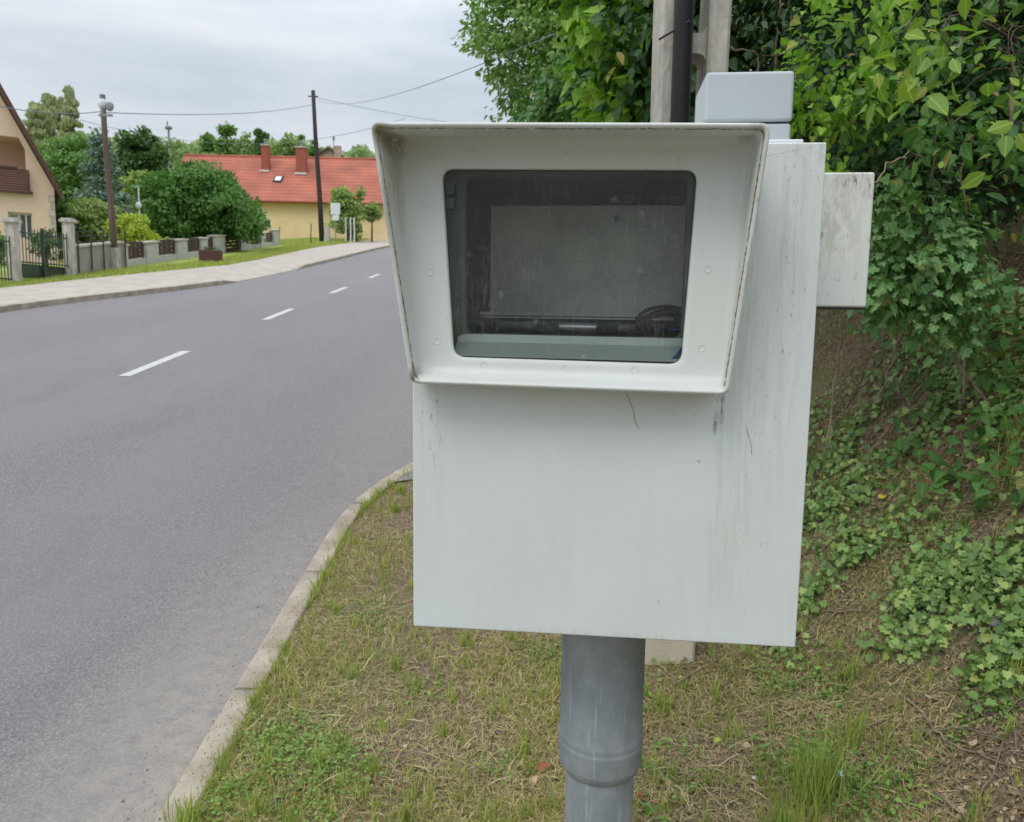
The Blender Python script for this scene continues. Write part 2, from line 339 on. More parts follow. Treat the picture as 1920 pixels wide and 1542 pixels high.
# near kerb, 1 m stones with mortar joints
kn = MB(); y = -3.98; th = 0.; px_, py_ = -.97, -4.0
path = []                                          # centre path by arc length
s = 0
while s < 14.2:
    path.append((px_, py_, th)); 
    if py_ >= 4.1 or th > 0: th = min(th+.02/3., 1.35)
    px_ += .02*math.sin(th); py_ += .02*math.cos(th); s += .02
for k in range(0, 15):
    a = int(k*47.5)+1; b_ = int((k+1)*47.5)-1
    if b_ >= len(path): break
    seg = path[a:b_+1:6]+[path[b_]]
    prof = [(0, -.05), (0, .088), (.004, .097), (.012, .1), (.090, .1), (.097, .094), (.097, -.05)]
    loops = []
    for (xx, yy, tt) in seg:
        loops.append([(xx+o_*math.cos(tt), yy-o_*math.sin(tt), base(0, yy-o_*math.sin(tt))+h_) for o_, h_ in prof])
    v = [p for l in loops for p in l]; n = len(prof)
    f = [(i*n+j, i*n+j+1, (i+1)*n+j+1, (i+1)*n+j) for i in range(len(loops)-1) for j in range(n-1)]+[tuple(range(n)), tuple(range((len(loops)-1)*n, len(loops)*n))[::-1]]
    kn.add(v, f)
kn2 = MB(); ls = []
for (xx, yy, tt) in path[::8]: ls.append([(xx+o_*math.cos(tt), yy-o_*math.sin(tt), base(0, yy-o_*math.sin(tt))+h_) for o_, h_ in [(.004, -.05), (.004, .09), (.093, .092), (.093, -.05)]])
kn2.add([p for l in ls for p in l], [(i*4+j, i*4+j+1, (i+1)*4+j+1, (i+1)*4+j) for i in range(len(ls)-1) for j in range(3)])
mMort = basic('mortar', (.36, .32, .27), (.22, .2, .17), 20, .95)
structure(kn.build('near_kerb', mKerb)); structure(kn2.build('kerb_mortar', mMort))
# verge with the bank behind it
xv = np.concatenate([np.linspace(0, .25, 50), np.linspace(.26, 1, 80)])
yv = np.concatenate([np.linspace(-6, 1.0, 20), np.linspace(1.05, 6.2, 130)])
def kout(y):
    y = np.asarray(y, float); q = np.clip(y-4.1, 0, 2.5); return -.97+.094+(2.895-np.sqrt(np.maximum(2.895**2-q*q, .01)))
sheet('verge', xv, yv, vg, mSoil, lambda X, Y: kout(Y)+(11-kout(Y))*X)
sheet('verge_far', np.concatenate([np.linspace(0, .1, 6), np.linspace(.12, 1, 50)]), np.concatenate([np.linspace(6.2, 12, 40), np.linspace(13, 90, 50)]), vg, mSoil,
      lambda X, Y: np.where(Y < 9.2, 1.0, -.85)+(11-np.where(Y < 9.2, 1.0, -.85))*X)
sheet('apron', np.linspace(0, 1, 8), np.linspace(4.95, 6.3, 10), lambda x, y: vg(x, y)+.012, mAsph, lambda X, Y: kout(Y)+X*np.clip((Y-4.95)*1.2, 0, 1.2))
# far side: grass strip and gardens
sheet('grass_strip', np.concatenate([np.linspace(0, .1, 12), np.linspace(.12, 1, 20)]), np.concatenate([np.linspace(-20, 12, 12), np.linspace(13, 66, 90), np.linspace(68, 130, 20)]), lambda x, y: lg(x, y)+.006, mLawn,
      lambda X, Y: pb(Y)+(-80-pb(Y))*X)
# dashes
dl = MB()
for k in range(-1, 11):
    y0 = 8.53+4.98*k-.02*k; y1 = y0+1.68; xl = -4.22-.012*k
    dl.add([(xl-.065, y0, base(0, y0)+.004), (xl+.065, y0, base(0, y0)+.004), (xl+.06, y1, base(0, y1)+.004), (xl-.07, y1, base(0, y1)+.004)], [(0, 1, 2, 3)])
structure(dl.build('road_markings', mLine))

# ================================================================== ROADSIDE CAMERA CABINET
GN = (.30, .35, .29); DK = (.07, .075, .055)
mCab = painted('cabinet_paint', (.655, .695, .70), amount=.5, streak=.25, spots=[(.555, .55, .05, .45, .55, 60, .5, GN), (.50, .30, .045, .35, .45, 60, .5, GN), (.56, .62, .06, .35, 1, 190, .585, DK), (.52, .30, .05, .4, .9, 190, .60, DK),
   (.470, .370, .008, .04, .8, 150, .47, DK), (.463, .345, .004, .022, .8, 190, .42, DK), (.475, .2, .03, .28, .35, 70, .5, GN), (.03, .33, .025, .09, .9, 110, .56, DK), (.3, .004, .4, .009, .45, 90, .5, GN), (.585, .74, .05, .02, .5, 90, .5, (.3, .27, .18)), (.3, .2, .35, .3, .8, 150, .69, DK), (.50, .58, .025, .22, .9, 80, .48, GN)])
mHood = painted('hood_plastic', (.67, .70, .695), amount=.3, streak=.15, rough=.38, spots=[(.20, .765, .42, .024, .5, 110, .36, (.38, .34, .24)), (-.018, .75, .025, .03, .9, 60, .38, (.22, .17, .10)), (.485, .66, .018, .09, .4, 60, .45, (.38, .34, .26)), (.495, .56, .02, .2, .7, 90, .5, (.2, .18, .12)),
   (-.014, .60, .014, .2, .6, 90, .42, (.28, .27, .17)), (.016, .408, .012, .02, .9, 90, .40, (.16, .13, .08)), (.485, .752, .02, .012, .6, 90, .4, (.25, .2, .13))])
mSide = painted('side_box_paint', (.70, .72, .69), amount=.9, streak=.25, dirt=(.12, .10, .07), spots=[(.68, .73, .09, .07, .5, 60, .40, (.36, .31, .24)), (.66, .65, .06, .09, .35, 90, .46, (.22, .18, .13)), (.68, .57, .05, .06, .9, 150, .58, DK), (.70, .72, .05, .03, .9, 150, .52, DK), (.63, .62, .03, .2, .5, 120, .5, (.2, .18, .13))])
mGrey = painted('grey_enclosure', (.45, .485, .52), amount=.7, streak=.15, rough=.5, warm=(.43, .46, .48))
mTun = basic('tunnel_shade_olive', (.13, .145, .12), (.09, .10, .085), 8, .5); mLedge = basic('ledge_lit', (.82, .88, .86), (.76, .82, .80), 8, .45)  # tunnel shade and sill light are put into these two colours
mCav = basic('dark_steel', (.085, .08, .075), (.05, .048, .045), 7, .6)
mBack = basic('galvanised_plate', (.74, .72, .66), (.44, .425, .39), 6, .6, .1, 260, detail=9)
mAlu = basic('aluminium', (.55, .56, .56), (.4, .4, .4), 10, .35, metal=.6)
mBlk = basic('black_rubber', (.012, .012, .013), (.02, .02, .02), 10, .45)
mBlue = basic('blue_cable', (.03, .12, .4), None, 10, .4); mYel = basic('yellow_cable', (.5, .45, .04), None, 10, .4)
m, t, b, o = newmat('pvc_pipe'); mPipe = m
col = ramp(t, noise(t, 9, 9, .72, (1, 1, .6)), [(.33, (.185, .215, .235)), (.5, (.25, .28, .295)), (.68, (.36, .38, .385))])
k = ramp(t, noise(t, 40, 4, .7, (2, 2, .12)), [(.58, g1(0)), (.74, g1(.6))]); col = mix(t, k, col, (.5, .54, .57))
k = ramp(t, noise(t, 70, 4, .7, (1, 1, .3)), [(.7, g1(0)), (.76, g1(.8))]); col = mix(t, k, col, (.05, .06, .06))
t.links.new(col, b.inputs['Base Color']); b.inputs['Roughness'].default_value = .62; bumpn(t, b, noise(t, 90, 3, .6, (1, 1, .1)), .2, .002)
# hood grime gathers along the rim: a stain with a shape of its own
m, t, b, o = newmat('rim_grime'); mRim = m
c = mix(t, ramp(t, noise(t, 60, 6, .75), [(.42, g1(0)), (.6, g1(1))]), (.36, .31, .2), (.12, .10, .055))
t.links.new(c, b.inputs['Base Color']); b.inputs['Roughness'].default_value = .8

u_ = Vector((0.99448403, -0.10452846, 0.00872654)); n_ = Vector((-0.10452846, -0.9945219, 0)); v_ = Vector((-0.00867873, 0.00091217, 0.99996234))
BL = Vector((-.1523, 1.2215, 1.234))
OFF = Vector((.31, .20, -.955))
bp = BL+u_*OFF.x-n_*OFF.y+v_*OFF.z
cm = Matrix(((u_.x, -n_.x, v_.x, bp.x), (u_.y, -n_.y, v_.y, bp.y), (u_.z, -n_.z, v_.z, bp.z), (0, 0, 0, 1)))
cab = thing('speed_camera_cabinet', 'large pale grey camera cabinet with dark window under flared hood, on a grey post', 'camera housing', mat4=cm)
TO = Matrix.Translation(-OFF)
def lp(x, w, z): return (x-OFF.x, -w-OFF.y, z-OFF.z)       # cabinet coordinates: right, outward, up
def cbuild(mb, name, mat, parent=cab, **k): return mb.build(name, mat, parent, local=True, **k)
def rq(cor, r, k=7, sub=6):                                # rounded quadrilateral, corners TL TR BR BL
    P = [np.array(c, float) for c in cor]; o = []
    for i in range(4):
        p = P[i]; a = P[i-1]-p; b = P[(i+1) % 4]-p; a /= np.linalg.norm(a); b /= np.linalg.norm(b)
        s0, s1 = p+a*r, p+b*r
        for q in np.linspace(0, 1, k): o.append((1-q)**2*s0+2*q*(1-q)*p+q*q*s1)
        nx = P[(i+1) % 4]; c_ = P[(i+2) % 4]-nx
        e = nx+(p-nx)/np.linalg.norm(p-nx)*r
        for q in range(1, sub): o.append(s1+(e-s1)*q/sub)
    return o
def inset(cor, d):                                         # move corners towards the centre
    P = [np.array(c, float) for c in cor]; sg = [(1, -1), (-1, -1), (-1, 1), (1, 1)]
    return [p+np.array(s)*d for p, s in zip(P, sg)]
hole = [(.0516, .7138), (.4188, .7104), (.407, .4347), (.0698, .439)]
HL = rq(hole, .018)
# front cover with its window opening, folded edges
cv = MB(); cv.plate([(0, 0), (.60, 0), (.60, .752), (0, .752)], [[tuple(p) for p in rq(inset(hole, -.012), .018)]], lambda a, b, d: lp(a, d, b), 0, -.018)
cover = cbuild(cv, 'front_cover', mCab, bevel=.0025)
# sides, top, bottom, back: cabinet body behind the cover
bd = MB()
def cb(mb, x0, x1, w0, w1, z0, z1): return mb.add([lp(*p) for p in [(x0, w0, z0), (x1, w0, z0), (x1, w1, z0), (x0, w1, z0), (x0, w0, z1), (x1, w0, z1), (x1, w1, z1), (x0, w1, z1)]],
    [(0, 1, 2, 3), (4, 5, 6, 7), (0, 1, 5, 4), (1, 2, 6, 5), (2, 3, 7, 6), (3, 0, 4, 7)])
cb(bd, .008, .020, -.0185, -.38, .006, .745); cb(bd, .580, .592, -.0185, -.38, .006, .745)
cb(bd, .0205, .5795, -.0185, -.38, .006, .018); cb(bd, .0205, .5795, -.38, -.392, .006, .745)
cb(bd, .0205, .5795, -.0185, -.379, .733, .744)
cbuild(bd, 'cabinet_body', mCab, bevel=.002)
ld_ = MB(); cb(ld_, .03, .585, -.07, -.385, .746, .771); cbuild(ld_, 'lid', mCab, bevel=.003)
# hood
def hw(z, top, bot): return bot+(top-bot)*(z-.40)/(.755-.40)
def lo(cor, r, top, bot): return [lp(p[0], hw(p[1], top, bot), p[1]) for p in rq(cor, r)]
ro = [(-.0264, .758), (.4977, .7515), (.4724, .394), (.0100, .4005)]
bo = [(-.019, .757), (.495, .752), (.4715, .398), (.012, .404)]
ri = inset(ro, .0075); ri2 = inset(ro, .0105)
pl = [(-.014, .7495), (.489, .7465), (.4655, .4125), (.0225, .419)]
loops = [[lp(p[0], .001, p[1]) for p in rq(bo, .012)], lo(inset(ro, .0012), .014, .118, .048), lo(ro, .014, .124, .054), lo(inset(ro, .0008), .0135, .129, .059), lo(inset(ro, .003), .013, .131, .061),
         lo(inset(ro, .0055), .012, .1305, .0605), lo(ri, .010, .127, .057), lo(ri2, .010, .118, .051),
         lo(inset(pl, -.004), .014, .050, .038), lo(inset(pl, -.001), .016, .040, .034), lo(inset(pl, .002), .018, .034, .0312), lo(inset(pl, .008), .02, .030, .030),
         [lp(p[0], .030, p[1]) for p in rq(inset(hole, -.008), .018)], [lp(p[0], .030, p[1]) for p in rq(inset(hole, -.0015), .018)],
         [lp(p[0], .0285, p[1]) for p in rq(hole, .018)], [lp(p[0], .020, p[1]) for p in rq(hole, .018)]]
hd = MB(); hd.loft(loops); hood = cbuild(hd, 'hood', mHood, smooth=True)
# grime line inside the rim: along the top and both sides, thin raised dirt
gm = MB(); rr = random.Random(3)
Lg = lo(inset(ro, .0082), .010, .1275, .0575)
for i in range(len(Lg)):
    a, b_ = np.array(Lg[i]), np.array(Lg[(i+1) % len(Lg)]); zz = a[2]+OFF.z
    if zz < .41: continue
    m_ = max(2, int(np.linalg.norm(b_-a)/.006))
    for q in range(m_):
        if rr.random() < .04: continue
        p = a+(b_-a)*(q+rr.random())/m_; e = (b_-a)/np.linalg.norm(b_-a)
        L_ = rr.uniform(.003, .007); r_ = rr.uniform(.0004, .0012)
        gm.tube([p-e*L_, p+np.array([0, rr.uniform(-.001, .001), rr.uniform(-.0006, .0006)]), p+e*L_], [r_*.4, r_, r_*.4], 5)
cbuild(gm, 'rim_dirt', mRim, parent=hood)
for pts_, nm_ in (([(.327, .391), (.334, .38), (.341, .362), (.345, .342), (.352, .333)], 'hairline_crack'), ([(.508, .345), (.513, .328), (.518, .312), (.519, .300)], 'hairline_crack')):
    q = MB(); q.tube([lp(a, .0002, b) for a, b in pts_], [.0002, .0005, .0004, .0005, .0002][:len(pts_)], 5); cbuild(q, nm_, mRim, parent=cover)
# screw plugs
cap0 = None
for i, (x, z) in enumerate([(.0946, .7380), (.2333, .7370), (.3708, .7360), (.4435, .6708), (.4382, .572), (.4341, .4593), (.3395, .4262), (.2366, .4260), (.1161, .4280), (.0450, .4625), (.035, .565), (.025, .66)]):
    c_ = MB(); Ls = []
    for r_, w_ in ((.0058, .0300), (.0056, .0303), (.0046, .03035), (.0042, .0300), (.0018, .0300)):
        Ls.append([lp(r_*math.cos(a)+x, w_+.0002, z+r_*math.sin(a)) for a in np.linspace(0, 2*math.pi, 20, endpoint=False)])
    c_.loft(Ls, close=True); cbuild(c_, 'screw_plug', mHood, parent=hood, smooth=True)
# pane
m, t, b, o = newmat('dusty_glass'); mGlass = m
t.nodes.remove(b)
fr = t.nodes.new('ShaderNodeFresnel'); fr.inputs[0].default_value = 1.38
gl = t.nodes.new('ShaderNodeBsdfGlossy'); gl.inputs['Roughness'].default_value = .03; gl.inputs['Color'].default_value = (.8, .85, .85, 1)
tr = t.nodes.new('ShaderNodeBsdfTransparent'); tr.inputs[0].default_value = (.93, .97, .945, 1)
df = t.nodes.new('ShaderNodeBsdfDiffuse'); df.inputs[0].default_value = (.5, .5, .46, 1)
s1 = t.nodes.new('ShaderNodeMixShader'); t.links.new(fr.outputs[0], s1.inputs[0]); t.links.new(tr.outputs[0], s1.inputs[1]); t.links.new(gl.outputs[0], s1.inputs[2])
d1 = ramp(t, noise(t, 260, 3, .8, (1, 1, .5)), [(.45, g1(.03)), (.75, g1(.16))])
d2 = ramp(t, noise(t, 12, 4, .6, (1.2, 1, .8)), [(.35, g1(.35)), (.7, g1(1))])
dd = mix(t, 1, d1, d2, 'MULTIPLY')
def scr(rot, sc, th):
    c = t.nodes.new('ShaderNodeTexCoord'); mp = t.nodes.new('ShaderNodeMapping'); mp.inputs['Rotation'].default_value = (0, rot, 0); mp.inputs['Scale'].default_value = (420, 1, 14)
    mp.inputs['Location'].default_value = (sc, 0, 0)
    n = t.nodes.new('ShaderNodeTexNoise'); n.inputs['Scale'].default_value = 1; n.inputs['Detail'].default_value = 2
    t.links.new(c.outputs['Object'], mp.inputs[0]); t.links.new(mp.outputs[0], n.inputs[0])
    return ramp(t, n.outputs[0], [(th, g1(0)), (th+.06, g1(.05))])
for rot, sc, th in ((.12, 3, .62), (-.5, 9, .63), (.3, 17, .64), (1.35, 5, .66), (.9, 12, .66)): dd = mix(t, 1, dd, scr(rot, sc, th), 'ADD')
v3 = t.nodes.new('ShaderNodeTexVoronoi'); v3.inputs['Scale'].default_value = 26; cc = t.nodes.new('ShaderNodeTexCoord'); t.links.new(cc.outputs['Object'], v3.inputs[0])
dd = mix(t, 1, dd, ramp(t, v3.outputs['Distance'], [(.04, g1(.14)), (.16, g1(0))]), 'ADD')
s2 = t.nodes.new('ShaderNodeMixShader'); t.links.new(dd, s2.inputs[0]); t.links.new(s1.outputs[0], s2.inputs[1]); t.links.new(df.outputs[0], s2.inputs[2]); t.links.new(s2.outputs[0], o.inputs[0])
gp = MB(); gp.add([lp(p[0], .0205, p[1]) for p in rq(inset(hole, -.006), .018)], [tuple(range(len(HL)))]); cbuild(gp, 'window_pane', mGlass)
# tunnel between pane and inner opening
inn = [(.0761, .7121), (.4112, .7099), (.4114, .472), (.0791, .4739)]
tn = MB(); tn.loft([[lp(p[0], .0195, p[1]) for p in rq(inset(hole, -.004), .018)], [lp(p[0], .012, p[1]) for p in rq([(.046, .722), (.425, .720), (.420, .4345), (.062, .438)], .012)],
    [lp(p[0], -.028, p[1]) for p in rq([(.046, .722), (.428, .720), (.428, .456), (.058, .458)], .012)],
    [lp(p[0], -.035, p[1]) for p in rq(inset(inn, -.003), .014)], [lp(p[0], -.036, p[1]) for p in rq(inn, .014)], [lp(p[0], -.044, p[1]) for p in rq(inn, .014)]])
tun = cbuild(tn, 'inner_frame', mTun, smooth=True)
lq = MB(); lq.loft([[lp(.066, w_, z0), lp(.4175, w_, z1)] for w_, z0, z1 in ((.018, .4405, .4375), (-.0265, .4605, .4585), (-.0335, .4722, .4705))]); cbuild(lq, 'lit_sill_ledge', mLedge)  # bright face over the tunnel bottom, daylight put into its colour
lq = MB(); lq.loft([[lp(x0, w_, .444), lp(x1, w_, .706)] for w_, x0, x1 in ((.018, .4165, .4215), (-.0275, .4235, .4245))]); cbuild(lq, 'lit_side_strip', mLedge)  # right edge brightened by the same light colour
b3 = MB()
for (x, z) in ((.060, .66),):
    for dz in (0, .02): cb(b3, x-.006, x+.006, .008, -.02, z+dz, z+dz+.014)
cbuild(b3, 'hinge_clip', mCav, parent=tun)
# cavity
cvb = MB(); X0, X1, Z0, Z1, WB = .035, .470, .455, .725, -.33
cvb.add([lp(*p) for p in [(X0, -.046, Z0), (X1, -.046, Z0), (X1, -.046, Z1), (X0, -.046, Z1), (X0, WB, Z0), (X1, WB, Z0), (X1, WB, Z1), (X0, WB, Z1)]], [(0, 1, 5, 4), (1, 2, 6, 5), (2, 3, 7, 6), (3, 0, 4, 7), (4, 5, 6, 7)])
lin = cbuild(cvb, 'inner_lining', mCav)
bk = MB(); cb(bk, .082, .466, -.28, -.284, .499, .700); cbuild(bk, 'back_plate', mBack, bevel=.001)
sc_ = MB()
for dz, rad in ((0, .0055),):
    sc_.loft([[lp(.3143+r_*math.cos(a), w_, .6763+dz+r_*math.sin(a)) for a in np.linspace(0, 2*math.pi, 16, endpoint=False)] for r_, w_ in ((rad*1.3, -.2795), (rad*1.2, -.272), (rad*.75, -.272), (rad*.6, -.278))], close=True)
cbuild(sc_, 'screw', mAlu, smooth=True)
rl = MB(); cb(rl, .07, .455, -.24, -.245, .500, .506); cb(rl, .07, .455, -.245, -.298, .495, .498); cbuild(rl, 'shelf_lip', mBack)
rl = MB(); rl.tube([lp(.115, -.15, .4835), lp(.40, -.15, .4815)], .0075, 12); rail = cbuild(rl, 'round_rail', mAlu, smooth=True)
for x in (.20, .30):
    q = MB(); cb(q, x-.018, x+.018, -.138, -.165, .472, .4925); cbuild(q, 'clamp', mBlk, parent=rail, bevel=.003)
cb_ = MB(); rr = random.Random(8)
for k in range(7):
    pts = []
    for q in np.linspace(0, 1, 18):
        a = math.pi*(1.25-1.45*q)
        pts.append(lp(.398+.036*math.cos(a)*(1+.04*k)-.001*k, -.085-.006*k-.01*q, .491+.019*math.sin(a)+.0015*k*math.sin(3*q+k)))
    cb_.tube(pts, .0034, 7)
cb_.tube([lp(.368, -.09, .484), lp(.382, -.09, .479), lp(.394, -.09, .481)], [.004, .007, .005], 8)
cb_.tube([lp(.413, -.08, .494), lp(.424, -.09, .504), lp(.436, -.10, .490)], [.012, .016, .012], 9)
cbuild(cb_, 'cable_loop', mBlk, smooth=True)
bl_ = MB()
for k in range(3): bl_.tube([lp(.426-.002*k, -.12, .487+.002*k), lp(.418, -.06, .484-.002*k), lp(.4165+.001*k, -.015, .480), lp(.414-.001*k, .008, .462), lp(.405-.003*k, .010, .446), lp(.398-.003*k, .008, .4395)], .0011, 6)
bl_.tube([lp(.386+.030*q, -.10, .482+.001*math.sin(40*q)) for q in np.linspace(0, 1, 14)]+[lp(.425, -.08, .487)], .0018, 6)
cbuild(bl_, 'blue_wire', mBlue, smooth=True)
yl_ = MB()
for k in range(2): yl_.tube([lp(.4175, -.015, .476), lp(.4155, .008, .460), lp(.410-.002*k, .010, .4475), lp(.405-.002*k, .009, .4395)], .0011, 6)
cbuild(yl_, 'yellow_wire', mYel, smooth=True)
# side box, grey junction box
sb = MB(); cb(sb, .5935, .7205, -.16, -.30, .5215, .737); side = cbuild(sb, 'side_box', mSide, bevel=.004)
sb = MB(); cb(sb, .5930, .7185, -.163, -.30, .5175, .5210); cbuild(sb, 'bottom_dark_strip', mBlk, parent=side)  # dark strip along the underside of the side box
gb = MB(); cb(gb, .4455, .5795, -.135, -.27, .7715, .8090); jb = cbuild(gb, 'junction_box', mGrey, bevel=.005)
gb = MB(); cb(gb, .4440, .5805, -.132, -.272, .8108, .8875); cbuild(gb, 'junction_box_cover', mGrey, parent=jb, bevel=.006)
gb = MB(); cb(gb, .4475, .5775, -.137, -.268, .8088, .8110); cbuild(gb, 'gasket', mBlk, parent=jb)
# post: wide sleeve over narrower pipe
def lathe(mb, prof, cx, wy, n=48): mb.loft([[lp(cx+r_*math.cos(a), wy+r_*math.sin(a), z_) for a in np.linspace(0, 2*math.pi, n, endpoint=False)] for r_, z_ in prof]); return mb
ps = MB(); lathe(ps, [(.0765, .012), (.0768, -.255), (.0775, -.262), (.0785, -.266), (.0785, -.271), (.0777, -.276), (.0777, -.279), (.0787, -.2815), (.0787, -.284), (.0778, -.288), (.0775, -.320), (.0765, -.324), (.0700, -.336), (.0690, -.3375), (.0650, -.338), (.0645, -.333)], .31, -.20)
post = MB(); lathe(post, [(.0640, -.30), (.0640, -.70), (.0640, -1.1)], .31, -.20)
pp = cbuild(post, 'post', mPipe, smooth=True); cbuild(ps, 'post_sleeve', mPipe, parent=pp, smooth=True)

# ================================================================== CONCRETE POLE
mConc = basic('cast_concrete', (.58, .54, .48), (.33, .31, .28), 11, .92, .7, 70, (1, 1, .35))
pb0 = vhit(1246, 1222); px0 = Vector(pb0)
pole = thing('concrete_utility_pole', 'weathered concrete ladder-type utility pole right behind the camera cabinet', 'utility pole', pb0)
def pX(u, v): return at(u, v, pb0[1])
Tl, Tr = pX(1234, -60), pX(1366, -60); Bz = pb0[2]-.3
dirl = (Tl[0]-pX(1226, 225)[0])/(Tl[2]-pX(1226, 225)[2]); dirr = (Tr[0]-pX(1292, 1215)[0])/(Tr[2]-pX(1292, 1215)[2])
ZT = pb0[2]+7.5
def pp_l(z): return Tl[0]+.012*(z-Tl[2])*0+dirl*(z-Tl[2])
def pp_r(z): return Tr[0]+dirr*(z-Tr[2])
Yp = pb0[1]
def quadbeam(mb, xa, xb, y0, y1, z0, z1):            # xa, xb are functions of z
    c = .012
    v = []
    for z in (z0, z1):
        v += [(xa(z)+c, y0, z), (xb(z)-c, y0, z), (xb(z), y0+c, z), (xb(z), y1-c, z), (xb(z)-c, y1, z), (xa(z)+c, y1, z), (xa(z), y1-c, z), (xa(z), y0+c, z)]
    return mb.add(v, [tuple(range(8)), tuple(range(8, 16))]+[(i, (i+1) % 8, 8+(i+1) % 8, 8+i) for i in range(8)])
lw = .095
q = MB(); quadbeam(q, pp_l, lambda z: pp_l(z)+lw, Yp-.09, Yp+.09, Bz, ZT); q.build('leg', mConc, pole)
q = MB(); quadbeam(q, lambda z: pp_r(z)-lw*.8, pp_r, Yp-.09, Yp+.09, Bz, ZT); q.build('leg', mConc, pole)
q = MB(); quadbeam(q, lambda z: pp_l(z)-.003, lambda z: pp_r(z)+.003, Yp-.095, Yp+.095, Bz-.01, pX(1300, 620)[2]); q.build('solid_foot', basic('pale_concrete', (.60, .53, .43), (.50, .44, .36), 8, .92, .3, 70), pole)
zr = pX(1300, 92)[2]
for k in range(-1, 6):
    zc = zr+k*.62
    if k == -1: continue
    q = MB(); h = .034
    v = []; xs = np.linspace(0, 1, 9)
    xa, xb = pp_l(zc)+lw-.002, pp_r(zc)-lw*.8+.002
    for yy in (Yp-.06, Yp+.06):
        for e in xs: v.append((xa+(xb-xa)*e, yy, zc+h+.03*(2*abs(e-.5))**4))
        for e in xs[::-1]: v.append((xa+(xb-xa)*e, yy, zc-h-.03*(2*abs(e-.5))**4))
    n = 18; q.add(v, [tuple(range(n)), tuple(range(n, 2*n))]+[(i, (i+1) % n, n+(i+1) % n, n+i) for i in range(n)]); q.build('rung', mConc, pole)
mCond = basic('black_conduit', (.022, .02, .028), (.03, .028, .036), 6, .3)
q = MB(); ca, cb2 = pX(1272, -60), pX(1262, 225)
dc = (ca-cb2)/(ca[2]-cb2[2]); A = cb2-dc*1.8; Bt = cb2+dc*4; A[1] = Bt[1] = Yp-.125
q.tube([A, Bt], .034, 20); q.build('conduit', mCond, pole, smooth=True)
q = MB(); a1, a2 = pX(1226, 92), pX(1290, 66); q.tube([(a1[0], Yp-.10, a1[2]), (a2[0]-.03, Yp-.165, a2[2]-.01), (a2[0], Yp-.10, a2[2])], .004, 6); q.build('tie_wire', mBlk, pole)

# ================================================================== FAR SIDE OF THE STREET
mWood = basic('weathered_wood', (.20, .135, .09), (.09, .06, .04), 5, .9, .6, 40, (8, 8, .6))
mWoodD = basic('tarred_wood', (.06, .045, .04), (.025, .02, .02), 5, .9, .4, 30, (8, 8, .6))
mWhite = basic('white_enamel', (.72, .74, .76), (.6, .62, .64), 5, .5)
mGreyM = basic('grey_metal', (.25, .27, .29), (.18, .19, .2), 9, .5)
mWire = basic('cable', (.2, .21, .24), None, 3, .6)
def pole_at(name, label, cat, px, py, Y, top, mat, r0, r1, lean_px, grp=None):
    B = at(px, py, Y); B[2] = lg(B[0], B[1]); T = at(lean_px, top, Y)
    t_ = thing(name, label, cat, B, grp)
    q = MB(); q.tube([B-[0, 0, .2], B+(T-B)*.33+[.02, 0, 0], B+(T-B)*.7-[.02, 0, 0], T], [r0, r0*.9, r0*.75, r1], 12); q.build('shaft', mat, t_, smooth=True)
    return t_, B, T
P1, B1, T1 = pole_at('utility_pole', 'brown wooden street pole carrying a round white lamp, beside the metal garden fence', 'utility pole', 216, 505, 23.3, 178, basic('grey_weathered_wood', (.17, .125, .095), (.07, .052, .042), 5, .9, .6, 40, (8, 8, .6)), .10, .075, 192)
q = MB(); q.box((B1[0]-.20, B1[1]-.14, B1[2]-.1), (B1[0]+.12, B1[1]+.14, B1[2]+.62), taper=.01); q.build('concrete_stub', mConc, P1)
q = MB(); q.tube([T1+[-.05, -.12, -.25], T1+[.12, -.3, -.12]], .03, 8); q.box((T1[0]+.1, T1[1]-.35, T1[2]-.62), (T1[0]+.16, T1[1]-.3, T1[2]-.1)); q.box((T1[0]+.05, T1[1]-.36, T1[2]-.66), (T1[0]+.42, T1[1]-.3, T1[2]-.60)); br = q.build('bracket', mGreyM, P1)
def ball(mb, c, rx, ry, rz, n=14, m_=9):
    L = [[(c[0]+rx*math.sin(t)*math.cos(a), c[1]+ry*math.sin(t)*math.sin(a), c[2]+rz*math.cos(t)) for a in np.linspace(0, 2*math.pi, n, endpoint=False)] for t in np.linspace(.05, math.pi-.05, m_)]
    return mb.loft(L)
q = MB(); ball(q, T1+[.12, -.28, -.30], .12, .10, .15); q.build('lamp_bowl', mWhite, P1, smooth=True)
q = MB(); ball(q, T1+[.33, -.28, -.38], .12, .05, .13); q.build('loudspeaker', mGreyM, P1, smooth=True)
P2, B2, T2 = pole_at('utility_pole', 'tall dark wooden pole in front of the long yellow house', 'utility pole', 604, 456, 50.5, 170, mWoodD, .17, .12, 587)
q = MB(); q.box((B2[0]+.16, B2[1]-.2, B2[2]-.1), (B2[0]+.48, B2[1]+.2, B2[2]+1.05), taper=.02); q.build('concrete_stub', mConc, P2)
q = MB(); q.tube([T2+[-.3, 0, -.35], T2+[.3, 0, -.35]], .04, 6); q.build('crossarm', mWoodD, P2)
def wire(p0, p1, sag, label, r=.012, n=24):
    p0, p1 = np.array(p0), np.array(p1); base_ = (p0+p1)/2
    pts = [p0+(p1-p0)*q-np.array([0, 0, sag*4*q*(1-q)]) for q in np.linspace(0, 1, n)]
    q = MB(); q.tube(pts, r, 5); o = q.build('overhead_wire', mWire); 
    return tag(o, label, 'wire', 'overhead wires along the street')
w0 = at(-60, 187, 17)
wire(w0, T1+[0, 0, -.45], .15, 'overhead wire from the left edge to the lamp pole', .011)
wire(T1+[0, 0, -.48], T2+[-.1, 0, -.85], .25, 'sagging cable between the lamp pole and the tall dark pole', .014)
